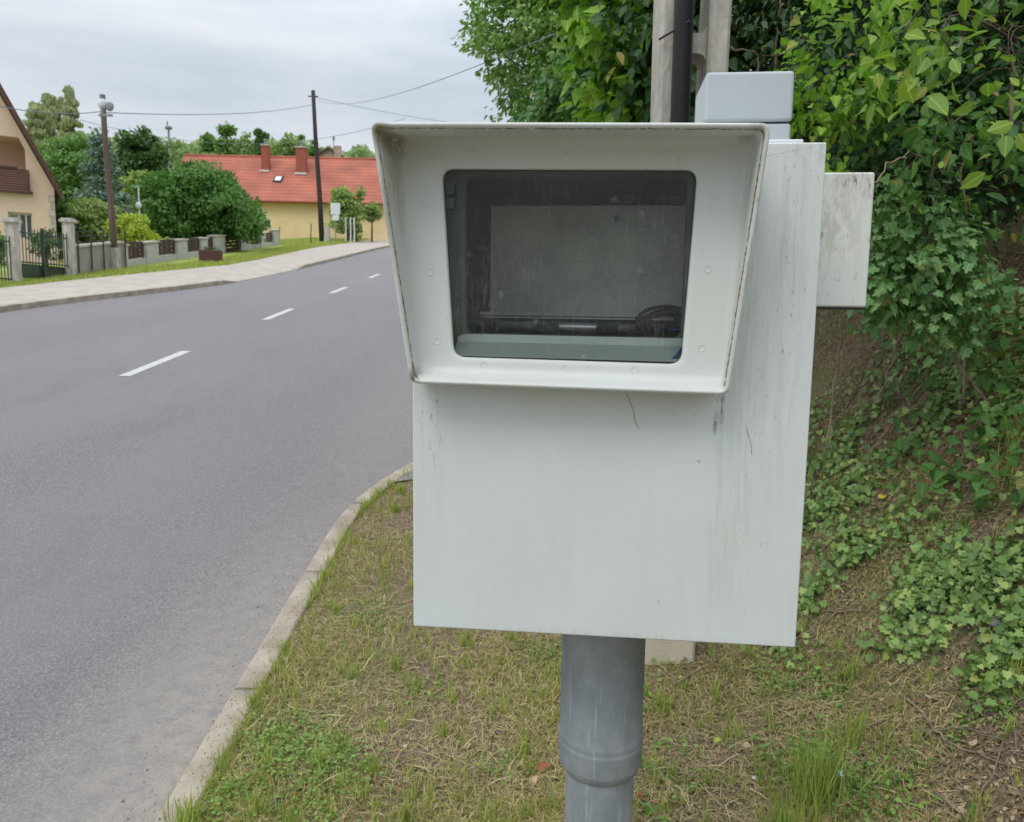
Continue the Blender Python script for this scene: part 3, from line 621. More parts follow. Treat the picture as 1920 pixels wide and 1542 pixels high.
cpt = pX(1236, 66); wire(T2+[.1, 0, -.5], at(1040, 64, 11.), .55, 'sagging cable from the tall dark pole to the leafy roadside tree', .008)
wire(T2+[.1, 0, -.4], at(900, 236, 75), .2, 'thin wire running uphill from the tall dark pole', .014)
wire(at(150, 225, 60), at(760, 222, 70), 1.9, 'thin distant wire crossing behind the tall dark pole', .018)

# left house: gable turned to the street, built in its own frame (right along the gable, back, up)
mPeach = basic('peach_render', (.78, .58, .45), (.72, .53, .41), 2, .9, .3, 120)
mBrown = basic('brown_boards', (.12, .045, .035), (.075, .03, .025), 3, .7, .4, 20, (.3, 1, 12))
mTile = basic('grey_roof_tile', (.12, .08, .065), (.08, .055, .05), 8, .8, .5, 30)
HC = at(106, 440, 25.6); hg = float(lg(HC[0], 25.6)); HA = R(33)
ex_ = np.array([math.cos(HA), math.sin(HA), 0]); ey_ = np.array([-math.sin(HA), math.cos(HA), 0]); HO = np.array([HC[0], 25.6, hg])
hm = Matrix.Translation(Vector([float(c) for c in HO]))@Matrix.Rotation(HA, 4, 'Z')
house = thing('gabled_house', 'peach rendered house with steep brown-edged gable and balcony at the left edge', 'house', mat4=hm)
def hp(u, v):                                            # point of the gable plane: (along, up)
    d = ray(u, v); k = ((HO-C0)@ey_)/(d@ey_); p = C0+d*k-HO; return float(p@ex_), float(p[2])
def hb(mb, name, mat, par=house, **k): return mb.build(name, mat, par, local=True, **k)
ea = hp(112, 366); r0h = hp(0, 172); sl = (r0h[1]-ea[1])/(ea[0]-r0h[0]); ze = ea[1]+sl*ea[0]-.13
xm = -3.9; zt = ze-sl*xm; xl_ = 2*xm
k1, k2, fl = hp(35, 258), hp(47, 280), hp(50, 365); w1, w2 = hp(15, 397), hp(62, 447)
k3 = hp(0, 254)
rec = [(xm-1.6, fl[1]), (k2[0], fl[1]), (k2[0], k2[1]), (k1[0], k1[1]), (xm-1.6, k1[1]+.02)]
win = [(w1[0], w2[1]), (w2[0], w2[1]), (w2[0], w1[1]), (w1[0], w1[1])]
q = MB(); q.plate([(xl_, -.4), (0, -.4), (0, ze), (xm, zt), (xl_, ze)], [rec, win], lambda a, b, d: (a, d, b), 0, .3)
q.box((-.3, .302, -.4), (0, 9, ze)); q.box((xl_, .302, -.4), (xl_+.3, 9, ze)); q.box((xl_+.31, 8.7, -.4), (-.31, 8.99, ze)); hb(q, 'wall', mPeach)
q = MB(); q.box((xm-1.8, 1.5, fl[1]-.1), (k2[0]+.2, 1.6, k1[1]+.1)); q.box((xm-1.8, .302, fl[1]-.15), (k2[0]+.2, 1.49, fl[1]-.02)); q.box((xm-1.8, .302, k1[1]+.02), (k2[0]+.2, 1.49, k1[1]+.1)); q.box((k2[0]+.02, .302, fl[1]-.01), (k2[0]+.1, 1.49, k1[1]+.01)); hb(q, 'loggia', mPeach)
q = MB(); b1, b2 = hp(58, 322), hp(58, 363); zt_, zb_ = b1[1]+.02, b2[1]+.05; xr_ = b2[0]
for i in range(9):
    z0 = zb_+(zt_-zb_)*i/9; q.box((xm-1.5, -.16, z0+.012), (xr_-.02, -.13, z0+(zt_-zb_)/9-.004))
q.box((xm-1.5, -.18, zt_), (xr_-.32, -.11, zt_+.06)); q.box((xm-1.5, -.18, zb_-.08), (xr_+.05, -.002, zb_-.01)); q.box((xr_-.06, -.125, zb_), (xr_-.02, -.05, zt_)); hb(q, 'balcony_railing', mBrown)
mGlsD = basic('window_glass', (.05, .06, .06), (.09, .1, .1), 1.5, .08); mFrame = basic('white_frame', (.7, .7, .68), None, 5, .5); mCurt = basic('curtain', (.45, .42, .38), (.3, .28, .25), 3, .9, 0, None, (25, 1, .3))
q = MB(); q.box((w1[0], .16, w2[1]), (w2[0], .17, w1[1])); wn = hb(q, 'window', mGlsD)
q = MB(); q.box((w1[0]+.02, .12, w1[1]-.06), (w2[0]-.02, .155, w1[1]-.004))
for fx in (0, .42, .72, .965): X_ = w1[0]+(w2[0]-w1[0])*fx; q.box((X_, .121, w2[1]), (X_+.04, .154, w1[1]-.061))
hb(q, 'frame', mFrame, wn)
q = MB(); q.box((w1[0]+.05, .156, w2[1]), (w1[0]+.34, .159, w1[1])); hb(q, 'curtain', mCurt, wn)
q = MB(); q.box((w1[0]+.62, .156, w2[1]), (w1[0]+.80, .159, w1[1])); hb(q, 'curtain', mCurt, wn)
q = MB(); ex, ez, th_ = ea[0]+.02, ea[1]-.1, .2
for sgn in (1, -1):
    X0_ = ex if sgn == 1 else 2*xm-ex; apz = ez+sl*(ex-xm); v = []
    for yy in (-.35, 9.3): v += [(X0_, yy, ez), (X0_, yy, ez+th_), (xm, yy, apz+th_*1.9), (xm, yy, apz)]
    q.add(v, [(0, 1, 2, 3), (4, 5, 6, 7), (0, 1, 5, 4), (1, 2, 6, 5), (0, 3, 7, 4)])
rf = hb(q, 'roof', mTile)
q = MB(); v = []
for yy in (-.39, -.352): v += [(ex+.03, yy, ez-.05), (ex+.03, yy, ez+.12), (xm, yy, ez+sl*(ex-xm)+.34), (xm, yy, ez+sl*(ex-xm)+.02)]
q.add(v, [(0, 1, 2, 3), (4, 5, 6, 7), (0, 1, 5, 4), (1, 2, 6, 5), (2, 3, 7, 6), (0, 3, 7, 4)]); hb(q, 'barge_board', mBrown, rf)
q = MB()
for i in range(9): q.box((-.17+.04*(i % 2), -.03, ze-.4-i*.22), (-.01, -.002, ze-.2-i*.22))
hb(q, 'corner_stones', mConc)

# metal garden fence with concrete posts
mGrn = basic('green_painted_steel', (.035, .06, .045), (.025, .04, .03), 4, .5)
mRail = basic('dark_railing', (.03, .035, .03), (.05, .05, .045), 4, .6)
fA, fB = np.array([-11.49, 18.35]), np.array([-11.39, 20.5])
def fline(u, A_, B_):                                    # point on the fence line seen at pixel column u
    d = ray(u, 480); k = (A_[0]*(B_[1]-A_[1])-A_[1]*(B_[0]-A_[0]))/(d[0]*(B_[1]-A_[1])-d[1]*(B_[0]-A_[0])); return np.array([d[0]*k, d[1]*k])
fc = thing('metal_fence', 'dark iron bar fence between square concrete posts before the peach house', 'fence', (*fA, lg(*fA)))
def cpost(x, y, h, w, nm, mat, par):
    z = lg(x, y); q = MB(); q.box((x-w, y-w, z-.2), (x+w, y+w, z+h)); o = q.build(nm, mat, par)
    q = MB(); q.box((x-w*1.5, y-w*1.5, z+h+.001), (x+w*1.5, y+w*1.5, z+h+.06)); q.box((x-w*1.2, y-w*1.2, z+h+.061), (x+w*1.2, y+w*1.2, z+h+.1)); q.build('cap', mat, o)
cpost(fA[0], fA[1], 1.36, .105, 'post', mConc, fc); cpost(fB[0], fB[1], 1.36, .105, 'post', mConc, fc)
def bars(mb, A_, B_, z0, z1, step=.11, r=.011):
    L = np.linalg.norm(B_-A_); n = int(L/step)
    for i in range(1, n):
        p = A_+(B_-A_)*i/n; z = lg(A_[0], (A_[1]+B_[1])/2); mb.tube([(p[0], p[1], z+z0), (p[0], p[1], z+z1)], r, 6)
    z = lg(A_[0], (A_[1]+B_[1])/2)
    for zz in (z0+.06, z1-.12): mb.tube([(A_[0], A_[1], z+zz), (B_[0], B_[1], z+zz)], r*1.6, 6)
q = MB(); bars(q, fA, fB, .32, 1.18); q.build('bar_panel', mRail, fc)
zA = lg(fA[0], 19.4); q = MB(); q.box((fA[0]-.02, fA[1]+.12, zA+.02), (fA[0]+.02, fB[1]-.12, zA+.34)); q.build('sheet_panel', mGrn, fc)
q = MB(); p = (fA+fB)/2; q.box((p[0]-.03, p[1]-.03, zA-.2), (p[0]+.03, p[1]+.03, zA+1.22)); q.build('gate_post', mGrn, fc)
f0 = np.array([-11.55, 15.4]); q = MB(); bars(q, f0, fA, .18, 1.2); q.build('gate_bars', mRail, fc)
# concrete garden wall between fence post and lamp pole, mesh posts on it
wA, wB = np.array([-11.42, 20.7]), np.array([-11.95, 24.3])
gw = thing('garden_wall', 'low grey concrete garden wall between the iron fence and the lamp pole', 'wall', (*wA, lg(*wA)))
def wallseg(mb, A_, B_, w, z0, z1, n=6):
    d = (B_-A_)/np.linalg.norm(B_-A_); nn = np.array([-d[1], d[0]])*w; L = []
    for i in range(n+1):
        p = A_+(B_-A_)*i/n; z = lg(*p); L.append([(p[0]-nn[0], p[1]-nn[1], z+z0), (p[0]-nn[0], p[1]-nn[1], z+z1), (p[0]+nn[0], p[1]+nn[1], z+z1), (p[0]+nn[0], p[1]+nn[1], z+z0)])
    v = [x for l in L for x in l]; f = [(i*4+j, i*4+(j+1) % 4, (i+1)*4+(j+1) % 4, (i+1)*4+j) for i in range(n) for j in range(4)]+[(0, 1, 2, 3), tuple(range(n*4, n*4+4))]
    return mb.add(v, f)
mGW = basic('grey_render', (.33, .31, .28), (.24, .225, .205), 3, .95, .3, 40)
q = MB(); wallseg(q, wA, wB, .09, -.2, .72); q.build('wall_body', mGW, gw)
q = MB(); wallseg(q, wA, wB, .12, .721, .78); q.build('coping', mConc, gw)
q = MB()
for i in range(5):
    p = wA+(wB-wA)*i/4+[.14, 0]; q.tube([(p[0], p[1], lg(*p)-.1), (p[0], p[1], lg(*p)+1.15)], .02, 6)
for zz in (.85, 1.0, 1.13): q.tube([(wA[0]+.14, wA[1], lg(*wA)+zz), (wB[0]+.14, wB[1], lg(*wB)+zz)], .006, 4)
q.build('mesh_rail', mRail, gw)

# low fence of grey piers and brown slatted panels up the street
gA, gB = np.array([-12.02, 24.5]), np.array([-13.37, 44.6])
mPier = basic('pale_render', (.50, .49, .46), (.42, .41, .385), 4, .9, .2, 60)
mSlat = basic('dark_slats', (.085, .045, .035), (.05, .028, .022), 4, .8, .3, 30)
lf = thing('low_fence', 'low fence of pale grey piers with dark brown lattice panels along the far pavement', 'fence', (*gA, lg(*gA)))
piers = [(225, 232, .70), (268, 290, .74), (327, 345, .74), (373, 384, .74), (398, 417, .80), (447, 465, .86), (485, 494, .78), (510, 520, .90)]
ends = []
for (u0, u1, h) in piers:
    h *= .9
    a, b_ = fline(u0, gA, gB), fline(u1, gA, gB); ends.append((a, b_))
    q = MB(); wallseg(q, a, b_, .14, -.2, h, 1); o = q.build('pier', mPier, lf)
    e = (b_-a)/np.linalg.norm(b_-a)*.05; q = MB(); wallseg(q, a-e, b_+e, .18, h+.001, h+.05, 1); q.build('cap', mConc, o)
for i in range(len(ends)-1):
    a, b_ = ends[i][1], ends[i+1][0]; L = np.linalg.norm(b_-a); e = (b_-a)/L
    gate = (i == 4)
    q = MB(); z0 = .06 if gate else .22
    if not gate: wallseg(q, a+e*.002, b_-e*.002, .09, -.2, .19, 1); q.build('plinth', mPier, lf)
    q = MB(); nn = 5 if gate else 4
    for k in range(nn): zz = z0+(.62-z0)*k/(nn-1); wallseg(q, a+e*.01, b_-e*.01, .02, zz, zz+(.105 if not gate else .11), 1)
    if not gate:
        for k in range(1, 4): p = a+(b_-a)*k/4; wallseg(q, p-e*.03, p+e*.03, .03, z0+.01, .62, 1)
    for p in (a+e*.05, b_-e*.05): wallseg(q, p-e*.04, p+e*.04, .035, z0, .66, 1)
    q.build('gate' if gate else 'slat_panel', mSlat, lf)
# brown planter box
pz = at(395, 480, 27.7); pbx = thing('planter_box', 'small dark brown box standing on the grass before the low fence', 'planter', (pz[0], 27.7, lg(pz[0], 27.7)))
q = MB(); z = lg(pz[0], 27.7); x = pz[0]
for k in range(4): q.box((x-.34, 27.5, z+.02+k*.1), (x+.34, 27.9, z+.11+k*.1))
q.box((x-.30, 27.54, z+.0), (x+.30, 27.86, z+.40)); q.build('box_body', mBrown, pbx)
mPlant = leafmat('planter_leaf', [(0, (.05, .09, .03)), (1, (.14, .2, .06))])
P = np.array([x, 27.7, z+.44])+rng.normal(0, 1, (120, 3))*[.15, .08, .04]
scatter('planter_plant', mPlant, 'simple', P, rng.normal(0, 1, (120, 3))+[0, 0, .8], rng.normal(0, 1, (120, 3)), .07, rng, pbx)

# long yellow house
mYelw = basic('yellow_render', (.80, .62, .36), (.74, .56, .31), 1.2, .9, .2, 60)
m, t, b, o = newmat('red_roof_tiles'); mRed = m
c = t.nodes.new('ShaderNodeTexCoord'); w = t.nodes.new('ShaderNodeTexWave'); w.bands_direction = 'Z'; w.inputs['Scale'].default_value = 1.1; w.inputs['Distortion'].default_value = .3; t.links.new(c.outputs['Object'], w.inputs[0])
col = ramp(t, noise(t, .5, 5, .6), [(.35, (.30, .088, .055)), (.65, (.50, .145, .085))]); col = mix(t, ramp(t, noise(t, 16, 3, .7), [(.4, g1(0)), (.7, g1(.45))]), col, (.3, .10, .065))
col = mix(t, ramp(t, w.outputs[0], [(0, g1(.35)), (.3, g1(0))]), col, (.13, .05, .04)); t.links.new(col, b.inputs['Base Color']); b.inputs['Roughness'].default_value = .8; bumpn(t, b, w.outputs[0], .5, .05)
mBrick = basic('red_brick', (.36, .10, .06), (.27, .075, .05), 6, .85, .4, 25)
YH = 58.
def yp(u, v, d=0):
    p = at(u, v, YH+d); return p
e0 = yp(560, 376); r0 = yp(560, 296, 4.5); xL = yp(322, 400)[0]; xR = 6.; gz = float(lg(0, YH))
yh = thing('long_house', 'long yellow house with a red tiled roof, two brick chimneys and a skylight', 'house', (xL, YH, gz))
w1, w2 = yp(496, 414), yp(507, 426)
q = MB(); q.plate([(xL, gz-.5), (xR, gz-.5), (xR, e0[2]), (xL, e0[2])], [[(w1[0], w2[2]), (w2[0], w2[2]), (w2[0], w1[2]), (w1[0], w1[2])]], lambda a, b, d: (a, YH+d, b), 0, .35)
q.box((xL, YH+.351, gz-.5), (xL+.35, YH+9, e0[2])); q.box((xR-.35, YH+.351, gz-.5), (xR, YH+9, e0[2])); q.build('wall', mYelw, yh)
q = MB(); q.box((w1[0], YH+.15, w2[2]), (w2[0], YH+.17, w1[2])); wn = q.build('window', mGlsD, yh)
q = MB(); q.box((w1[0]-.05, YH-.03, w1[2]+.002), (w2[0]+.05, YH-.002, w1[2]+.06)); q.box((w1[0]-.05, YH-.05, w2[2]-.06), (w2[0]+.05, YH-.002, w2[2]-.002)); q.build('frame', mFrame, wn)
ye, ze_, yr, zr_ = YH-.5, e0[2]-.12, YH+4.5, r0[2]
hx, hz = yp(316, 334, 2.6), None
xe = xL-.5; zh = at(316, 334, YH+2.2)[2]; fy = (zh-ze_)/(zr_-ze_); yh_ = ye+(yr-ye)*fy
xrg = at(346, 293, yr)[0]
q = MB(); v = [(xe, ye, ze_), (xR+.5, ye, ze_), (xR+.5, yr, zr_), (xrg, yr, zr_), (xe, yh_, zh), (xe, 2*yr-yh_, zh), (xe, 2*yr-ye, ze_), (xR+.5, 2*yr-ye, ze_)]
v2 = [(a, b, c-.14) for a, b, c in v]
q.add(v, [(0, 1, 2, 3, 4), (3, 4, 5), (3, 5, 6, 7, 2)]); q.add(v2, [(0, 1, 2, 3, 4), (3, 4, 5), (3, 5, 6, 7, 2)])
q.add([v[0], v[1], v2[1], v2[0]], [(0, 1, 2, 3)]); q.add([v[0], v[4], v2[4], v2[0]], [(0, 1, 2, 3)]); q.add([v[4], v[5], v2[5], v2[4]], [(0, 1, 2, 3)])
roof = q.build('roof', mRed, yh)
q = MB(); q.add([(xL, YH+.4, e0[2]), (xL, YH+9, e0[2]), (xL, yh_+4.4, zh-.3), (xL, yh_+.3, zh-.3)], [(0, 1, 2, 3)]); q.build('gable', mYelw, yh)
q = MB(); q.tube([(xe, ye-.06, ze_-.06), (xR+.5, ye-.06, ze_-.06)], .07, 6); q.build('gutter', mBrick, yh)
q = MB(); q.tube([(xrg, yr, zr_+.02), (xR+.5, yr, zr_+.02)], .09, 6); q.build('ridge_tiles', mRed, roof)
def roofy(z): return ye+(yr-ye)*(z-ze_)/(zr_-ze_)
for (u0, u1, vt, vb) in ((490, 503, 273, 322), (555, 573, 277, 327)):
    y0 = YH+3.0
    for _ in range(6): zb = at((u0+u1)/2, vb, y0)[2]; y0 = roofy(zb)
    x0, x1 = at(u0, vb, y0)[0], at(u1, vb, y0)[0]; ztp = at(u0, vt, y0)[2]
    q = MB(); q.box((x0, y0, zb-.4), (x1, y0+.6, ztp)); o = q.build('chimney', mBrick, roof)
    q = MB(); q.box((x0-.06, y0-.06, ztp+.001), (x1+.06, y0+.66, ztp+.1)); q.build('chimney_cap', mConc, roof)
    q = MB(); q.tube([((x0+x1)/2, y0+.3, ztp+.1), ((x0+x1)/2, y0+.3, ztp+.42)], .11, 8); ball(q, ((x0+x1)/2, y0+.3, ztp+.45), .16, .16, .08); q.build('chimney_pot', mGreyM, roof)
    q = MB(); q.box((x0-.08, y0-.12, zb-.02), (x1+.08, y0-.01, zb+.1)); q.build('flashing', mWhite, roof)
y0 = YH+2
for _ in range(6): zb = at(521, 337, y0)[2]; y0 = roofy(zb)
sx0, sx1 = at(514, 337, y0)[0], at(530, 337, y0)[0]; hz_ = .28; sv = Vector((0, yr-ye, zr_-ze_)).normalized(); sn = Vector((0, -sv.z, sv.y))
def skp(mb, m0, m1, g0, g1_, k0, k1):
    c = Vector(((sx0+sx1)/2, y0, zb)); pts = []
    for kk in (k0, k1):
        for gg in (g0, g1_):
            for mm in (m0, m1): pts.append(tuple(c+Vector((mm, 0, 0))+sv*gg+sn*kk))
    mb.add(pts, [(0, 1, 3, 2), (4, 5, 7, 6), (0, 1, 5, 4), (2, 3, 7, 6), (0, 2, 6, 4), (1, 3, 7, 5)])
hw_ = (sx1-sx0)/2
q = MB(); skp(q, -hw_, hw_, -.42, .42, -.02, .08); sk = q.build('skylight', mWoodD, roof); q = MB(); skp(q, -hw_*.7, hw_*.7, -.28, .32, .081, .095); q.build('pane', mWhite, sk)
# house farther up, only gable and chimney show
Y3 = 84.
h3 = thing('distant_house', 'tan gable and chimney of a house showing above the red roof', 'house', (at(615, 300, Y3)[0], Y3, float(lg(0, Y3))))
mTan = basic('tan_render', (.42, .33, .26), None, 2, .9)
a, b_, c_ = at(592, 296, Y3), at(616, 279, Y3), at(644, 296, Y3); g3 = float(lg(0, Y3))
q = MB(); q.plate([(a[0], g3), (c_[0], g3), (c_[0], a[2]), (b_[0], b_[2]), (a[0], a[2])], [], lambda x, z, d: (x, Y3+d, z), 0, 8); q.build('wall', mTan, h3)
q = MB(); 
for e, f_ in ((a, b_), (c_, b_)):
    v = []
    for yy in (Y3-.3, Y3+8.3): v += [(e[0], yy, e[2]+.01), (f_[0], yy, f_[2]+.01), (f_[0], yy, f_[2]+.16), (e[0], yy, e[2]+.16)]
    q.add(v, [(0, 1, 2, 3), (4, 5, 6, 7), (0, 1, 5, 4), (2, 3, 7, 6), (0, 3, 7, 4), (1, 2, 6, 5)])
q.build('roof', mTile, h3)
a = at(628, 275, Y3-.5); b_ = at(640, 296, Y3-.5)
q = MB(); q.box((a[0], Y3-.9, b_[2]-1.5), (b_[0], Y3-.35, a[2])); ch = q.build('chimney', mTan, h3)
q = MB(); q.tube([(a[0]-.1, Y3-.6, a[2]-.5), (a[0]-.1, Y3-.6, at(0, 252, Y3)[2]+.35)], .04, 6); q.box((a[0]-.22, Y3-.64, at(627, 266, Y3)[2]), (a[0]+.02, Y3-.6, at(627, 258, Y3)[2])); q.build('aerial', mGreyM, h3)

# road sign seen from behind
sg_ = at(629, 450, 50.); sz_ = float(lg(sg_[0], 50.)); sign = thing('road_sign', 'road sign seen from behind, pale rectangular plates on a thin grey post', 'sign', (sg_[0], 50., sz_))
x = sg_[0]
q = MB(); q.tube([(x, 50, sz_-.2), (x, 50, at(629, 378, 50)[2])], .035, 8); q.build('post', mGreyM, sign)
a, b_ = at(620, 381, 50), at(638, 403, 50); q = MB(); q.box((a[0], 49.95, b_[2]), (b_[0], 49.962, a[2])); pl_ = q.build('plate', mWhite, sign, bevel=.003)
a, b_ = at(623, 403.5, 50), at(636, 414, 50); q = MB(); q.box((a[0], 49.95, b_[2]), (b_[0], 49.962, a[2])); q.build('plate', mWhite, sign, bevel=.003)
# thin stakes round the sapling
for i, (u, lab) in enumerate(((648, 'leftmost of the pale stakes around the sapling'), (657, 'middle one of the pale stakes around the sapling'), (664, 'rightmost of the pale stakes around the sapling'))):
    p = at(u, 440, 51); q = MB(); zz = float(lg(p[0], 51)); q.tube([(p[0], 51, zz-.1), (p[0]+.02, 51, zz+.6), (p[0], 51, at(u, 408, 51)[2])], [.05, .045, .04], 6); tag(q.build('stake', mWhite), 'thin '+lab, 'stake', 'stakes around the sapling')
for i, (u, v, lab) in enumerate(((524, 425, 'thin dark stake at the end of the low fence'), (583, 420, 'thin dark stake just left of the tall dark pole'))):
    p = at(u, 440, 47); q = MB(); zz = float(lg(p[0], 47)); q.tube([(p[0], 47, zz-.1), (p[0]-.01, 47, zz+.5), (p[0]+.02, 47, at(u, v, 47)[2])], [.03, .03, .025], 6); tag(q.build('stake', mWoodD), lab, 'stake')
p = at(262, 410, 33); zz = float(lg(p[0], 33)); ms_ = thing('white_mast', 'thin white garden mast with a small dish between spruce and round bush', 'mast', (p[0], 33, zz))
q = MB(); q.tube([(p[0], 33, zz), (p[0], 33, at(262, 352, 33)[2])], .03, 6); q.tube([(p[0], 33, at(0, 360, 33)[2]+.35), (p[0]-.15, 33, at(262, 352, 33)[2])], .02, 6); q.build('shaft', mWhite, ms_)
q = MB(); ball(q, (p[0]+.02, 32.9, at(262, 386, 33)[2]), .13, .08, .13); q.build('dish', mWhite, ms_)
p = at(318, 300, 75); ms_ = thing('street_lamp', 'distant thin lamp standing above the trees left of the red roof', 'street lamp', (p[0], 75, float(lg(0, 75))))
q = MB(); tz = at(318, 240, 75)[2]; q.tube([(p[0], 75, float(lg(0, 75))), (p[0], 75, tz)], .09, 6); q.build('shaft', mGreyM, ms_)
q = MB(); ball(q, (p[0], 75, tz), .34, .3, .2); q.tube([(p[0]-.1, 75, tz), (p[0]-.1, 75, tz+.55)], .07, 5); q.build('lamp_head', mGreyM, ms_)

# ================================================================== TREES (far)
mBark = basic('bark', (.13, .10, .075), (.06, .045, .035), 12, .95, .8, 40, (3, 3, .5))
def clumps(rg, kind, C_, rx, rz, nc, ry=None):
    ry = ry or rx
    if kind == 'conifer':
        t_ = 1-rg.random(nc)**.72; a = rg.random(nc)*6.283; r = rx*(1-t_)**.85*(.55+.45*np.sqrt(rg.random(nc)))
        lay = np.round(t_*9)/9*.6+t_*.4
        P = np.stack([r*np.cos(a), r*np.sin(a), -rz+2*rz*lay-.22*r], -1)
    elif kind == 'column':
        z = rg.random(nc)*2-1; a = rg.random(nc)*6.283; r = rx*np.sqrt(np.clip(1-np.abs(z)**3, 0, 1))*np.sqrt(rg.random(nc)); P = np.stack([r*np.cos(a), r*np.sin(a), z*rz], -1)
    else:
        d = nrm(rg.normal(0, 1, (nc, 3))); lump = 1+.18*np.sin(5*d[:, 0]+3*d[:, 2]+C_[0])+.14*np.sin(7*d[:, 2]-4*d[:, 1]+C_[1])
        r = (.35+.65*rg.random(nc)**.45)*lump; P = d*r[:, None]*[rx, ry, rz]*.92
    return P
def tree(name, label, cat, u, Y, top, w, mat, kind='broad', low=.25, nc=90, per=75, ls=None, grp=None, vbase=460, trunk=True, cl=.17, z0=None, ry=None, gap=1.0, seed=None):
    X = at(u, (top+vbase)/2, Y)[0]; zb = float(lg(X, Y)) if z0 is None else z0
    H = at(u, top, Y)[2]-zb; rx = w/2*Y/FPX
    rg = np.random.default_rng(seed or int(abs(u)*7+Y)); root = thing(name, label, cat, (X, Y, zb), grp)
    zl = H*low; rz = (H-zl)/2; cz = zb+zl+rz; C_ = np.array([X, Y, cz])
    if Y > 45: nc = int(nc*1.7); per = int(per*1.3)
    P0 = clumps(rg, kind, C_, rx, rz, nc, ry)
    if name == 'round_bush': P0[:, 0] *= 1-.38*np.clip(P0[:, 2]/rz, 0, 1)
    elif kind == 'broad' and Y > 45: P0[:, 2] *= 1.07
    cs = cl*max(min(rx, rz), .3)
    off = rg.normal(0, 1, (nc, per, 3)); off /= np.maximum(np.linalg.norm(off, axis=-1, keepdims=True)/1.6, 1)
    P = (P0[:, None, :]+off*cs*(.6+.8*rg.random((nc, 1, 1)))*[1, 1, .65]).reshape(-1, 3)
    keep = P[:, 2] < rz*1.03; P = P[keep]+C_
    ls = ls or max(.10, Y*7/FPX); n = len(P)
    out_ = nrm(P-C_+rg.normal(0, .3, (n, 3)))
    if kind == 'conifer': ax = out_*[1, 1, .2]+[0, 0, -.35]+rg.normal(0, .3, (n, 3)); no = rg.normal(0, .35, (n, 3))+[0, 0, 1]
    elif kind == 'column': ax = rg.normal(0, .35, (n, 3))+[0, 0, 1]+out_*.3; no = out_+rg.normal(0, .5, (n, 3))
    else: ax = rg.normal(0, .8, (n, 3))+out_*.5+[0, 0, -.3]; no = out_*.7+rg.normal(0, .6, (n, 3))+[0, 0, .8]
    cr = np.repeat(rg.random(nc), per)[keep]*.6+rg.random(n)*.4
    if trunk:
        q = MB(); th = max(.05, H*.02); q.tube([(X, Y, zb-.2), (X+.03*H*.3, Y, zb+H*.35), (X, Y, zb+H*.72)], [th*1.3, th, th*.4], 8); tk = q.build('trunk', mBark, root, smooth=True)
        q = MB()
        for i in rg.choice(nc, min(14, nc), replace=False):
            e = P0[i]+C_; s_ = np.array([X, Y, min(max(zb+H*.15, e[2]-.35*np.hypot(*(e[:2]-C_[:2]))-.1*H), zb+H*.68)]); q.tube([s_, (s_+e)/2+[0, 0, .03*H], e], [th*.45, th*.28, th*.08], 5)
        q.build('limbs', mBark, root)
    scatter('crown', mat, 'simple', P, ax, no, ls*(.7+.6*rg.random(n)), rg, root, rnd=cr)
    return root
lm = lambda n, a, b, c=.5, **k: leafmat(n, [(0, a), (c, tuple((x+y)/2 for x, y in zip(a, b))), (1, b)], **k)
gDark = lm('leaf_dark', (0.0473, 0.112, 0.0405), (0.149, 0.275, 0.081)); gMid = lm('leaf_mid', (0.108, 0.213, 0.0607), (0.257, 0.438, 0.121)); gLight = lm('leaf_light', (0.216, 0.312, 0.0945), (0.486, 0.6, 0.203))
gPale = lm('leaf_pale', (0.297, 0.338, 0.189), (0.567, 0.6, 0.365)); gBlue = lm('leaf_spruce', (0.135, 0.225, 0.182), (0.365, 0.475, 0.392), trans=.1); gYel = lm('leaf_yellow', (0.297, 0.413, 0.0405), (0.675, 0.75, 0.108)); gFar = lm('leaf_far', (0.189, 0.288, 0.121), (0.405, 0.525, 0.23))
gBush = lm('leaf_bush', (.07, .17, .04), (.20, .39, .10))
F = 'trees and bushes behind the far gardens'
tree('poplar_tree', 'pale poplar at the far left, shorter of the poplars', 'tree', 78, 88, 200, 42, gPale, 'column', .1, 90, 50, grp=F, cl=.22)
tree('poplar_tree', 'slender pale poplar between the short one and the tall ones', 'tree', 97, 90, 182, 24, gPale, 'column', .1, 60, 50, grp=F, cl=.3)
tree('poplar_tree', 'tall pale poplar with rounded top, second from the right of the poplars', 'tree', 117, 92, 184, 24, gPale, 'column', .1, 60, 50, grp=F, cl=.3)
tree('poplar_tree', 'greener tall poplar, rightmost of the poplars', 'tree', 137, 84, 170, 30, gPale, 'column', .1, 90, 50, grp=F, cl=.26)
tree('broadleaf_tree', 'light green tree between the peach house roof and the blue spruce', 'tree', 128, 52, 262, 130, gMid, 'broad', .1, 90, 60, grp=F, seed=4)
tree('broadleaf_tree', 'light green tree directly behind the wooden lamp pole', 'tree', 165, 60, 252, 90, gFar, 'broad', .1, 70, 60, grp=F)
tree('spruce_tree', 'blue-grey spruce behind the wooden lamp pole', 'tree', 192, 38, 242, 118, gBlue, 'conifer', .05, 170, 55, grp=F, cl=.13, ls=.17)
tree('broadleaf_tree', 'rounded dark green tree right of the blue spruce', 'tree', 256, 62, 241, 92, gDark, 'broad', .1, 80, 60, grp=F)
tree('broadleaf_tree', 'mid green tree between blue spruce and round bush, under the dark tree', 'tree', 262, 50, 318, 72, gLight, 'broad', .1, 60, 60, grp=F)
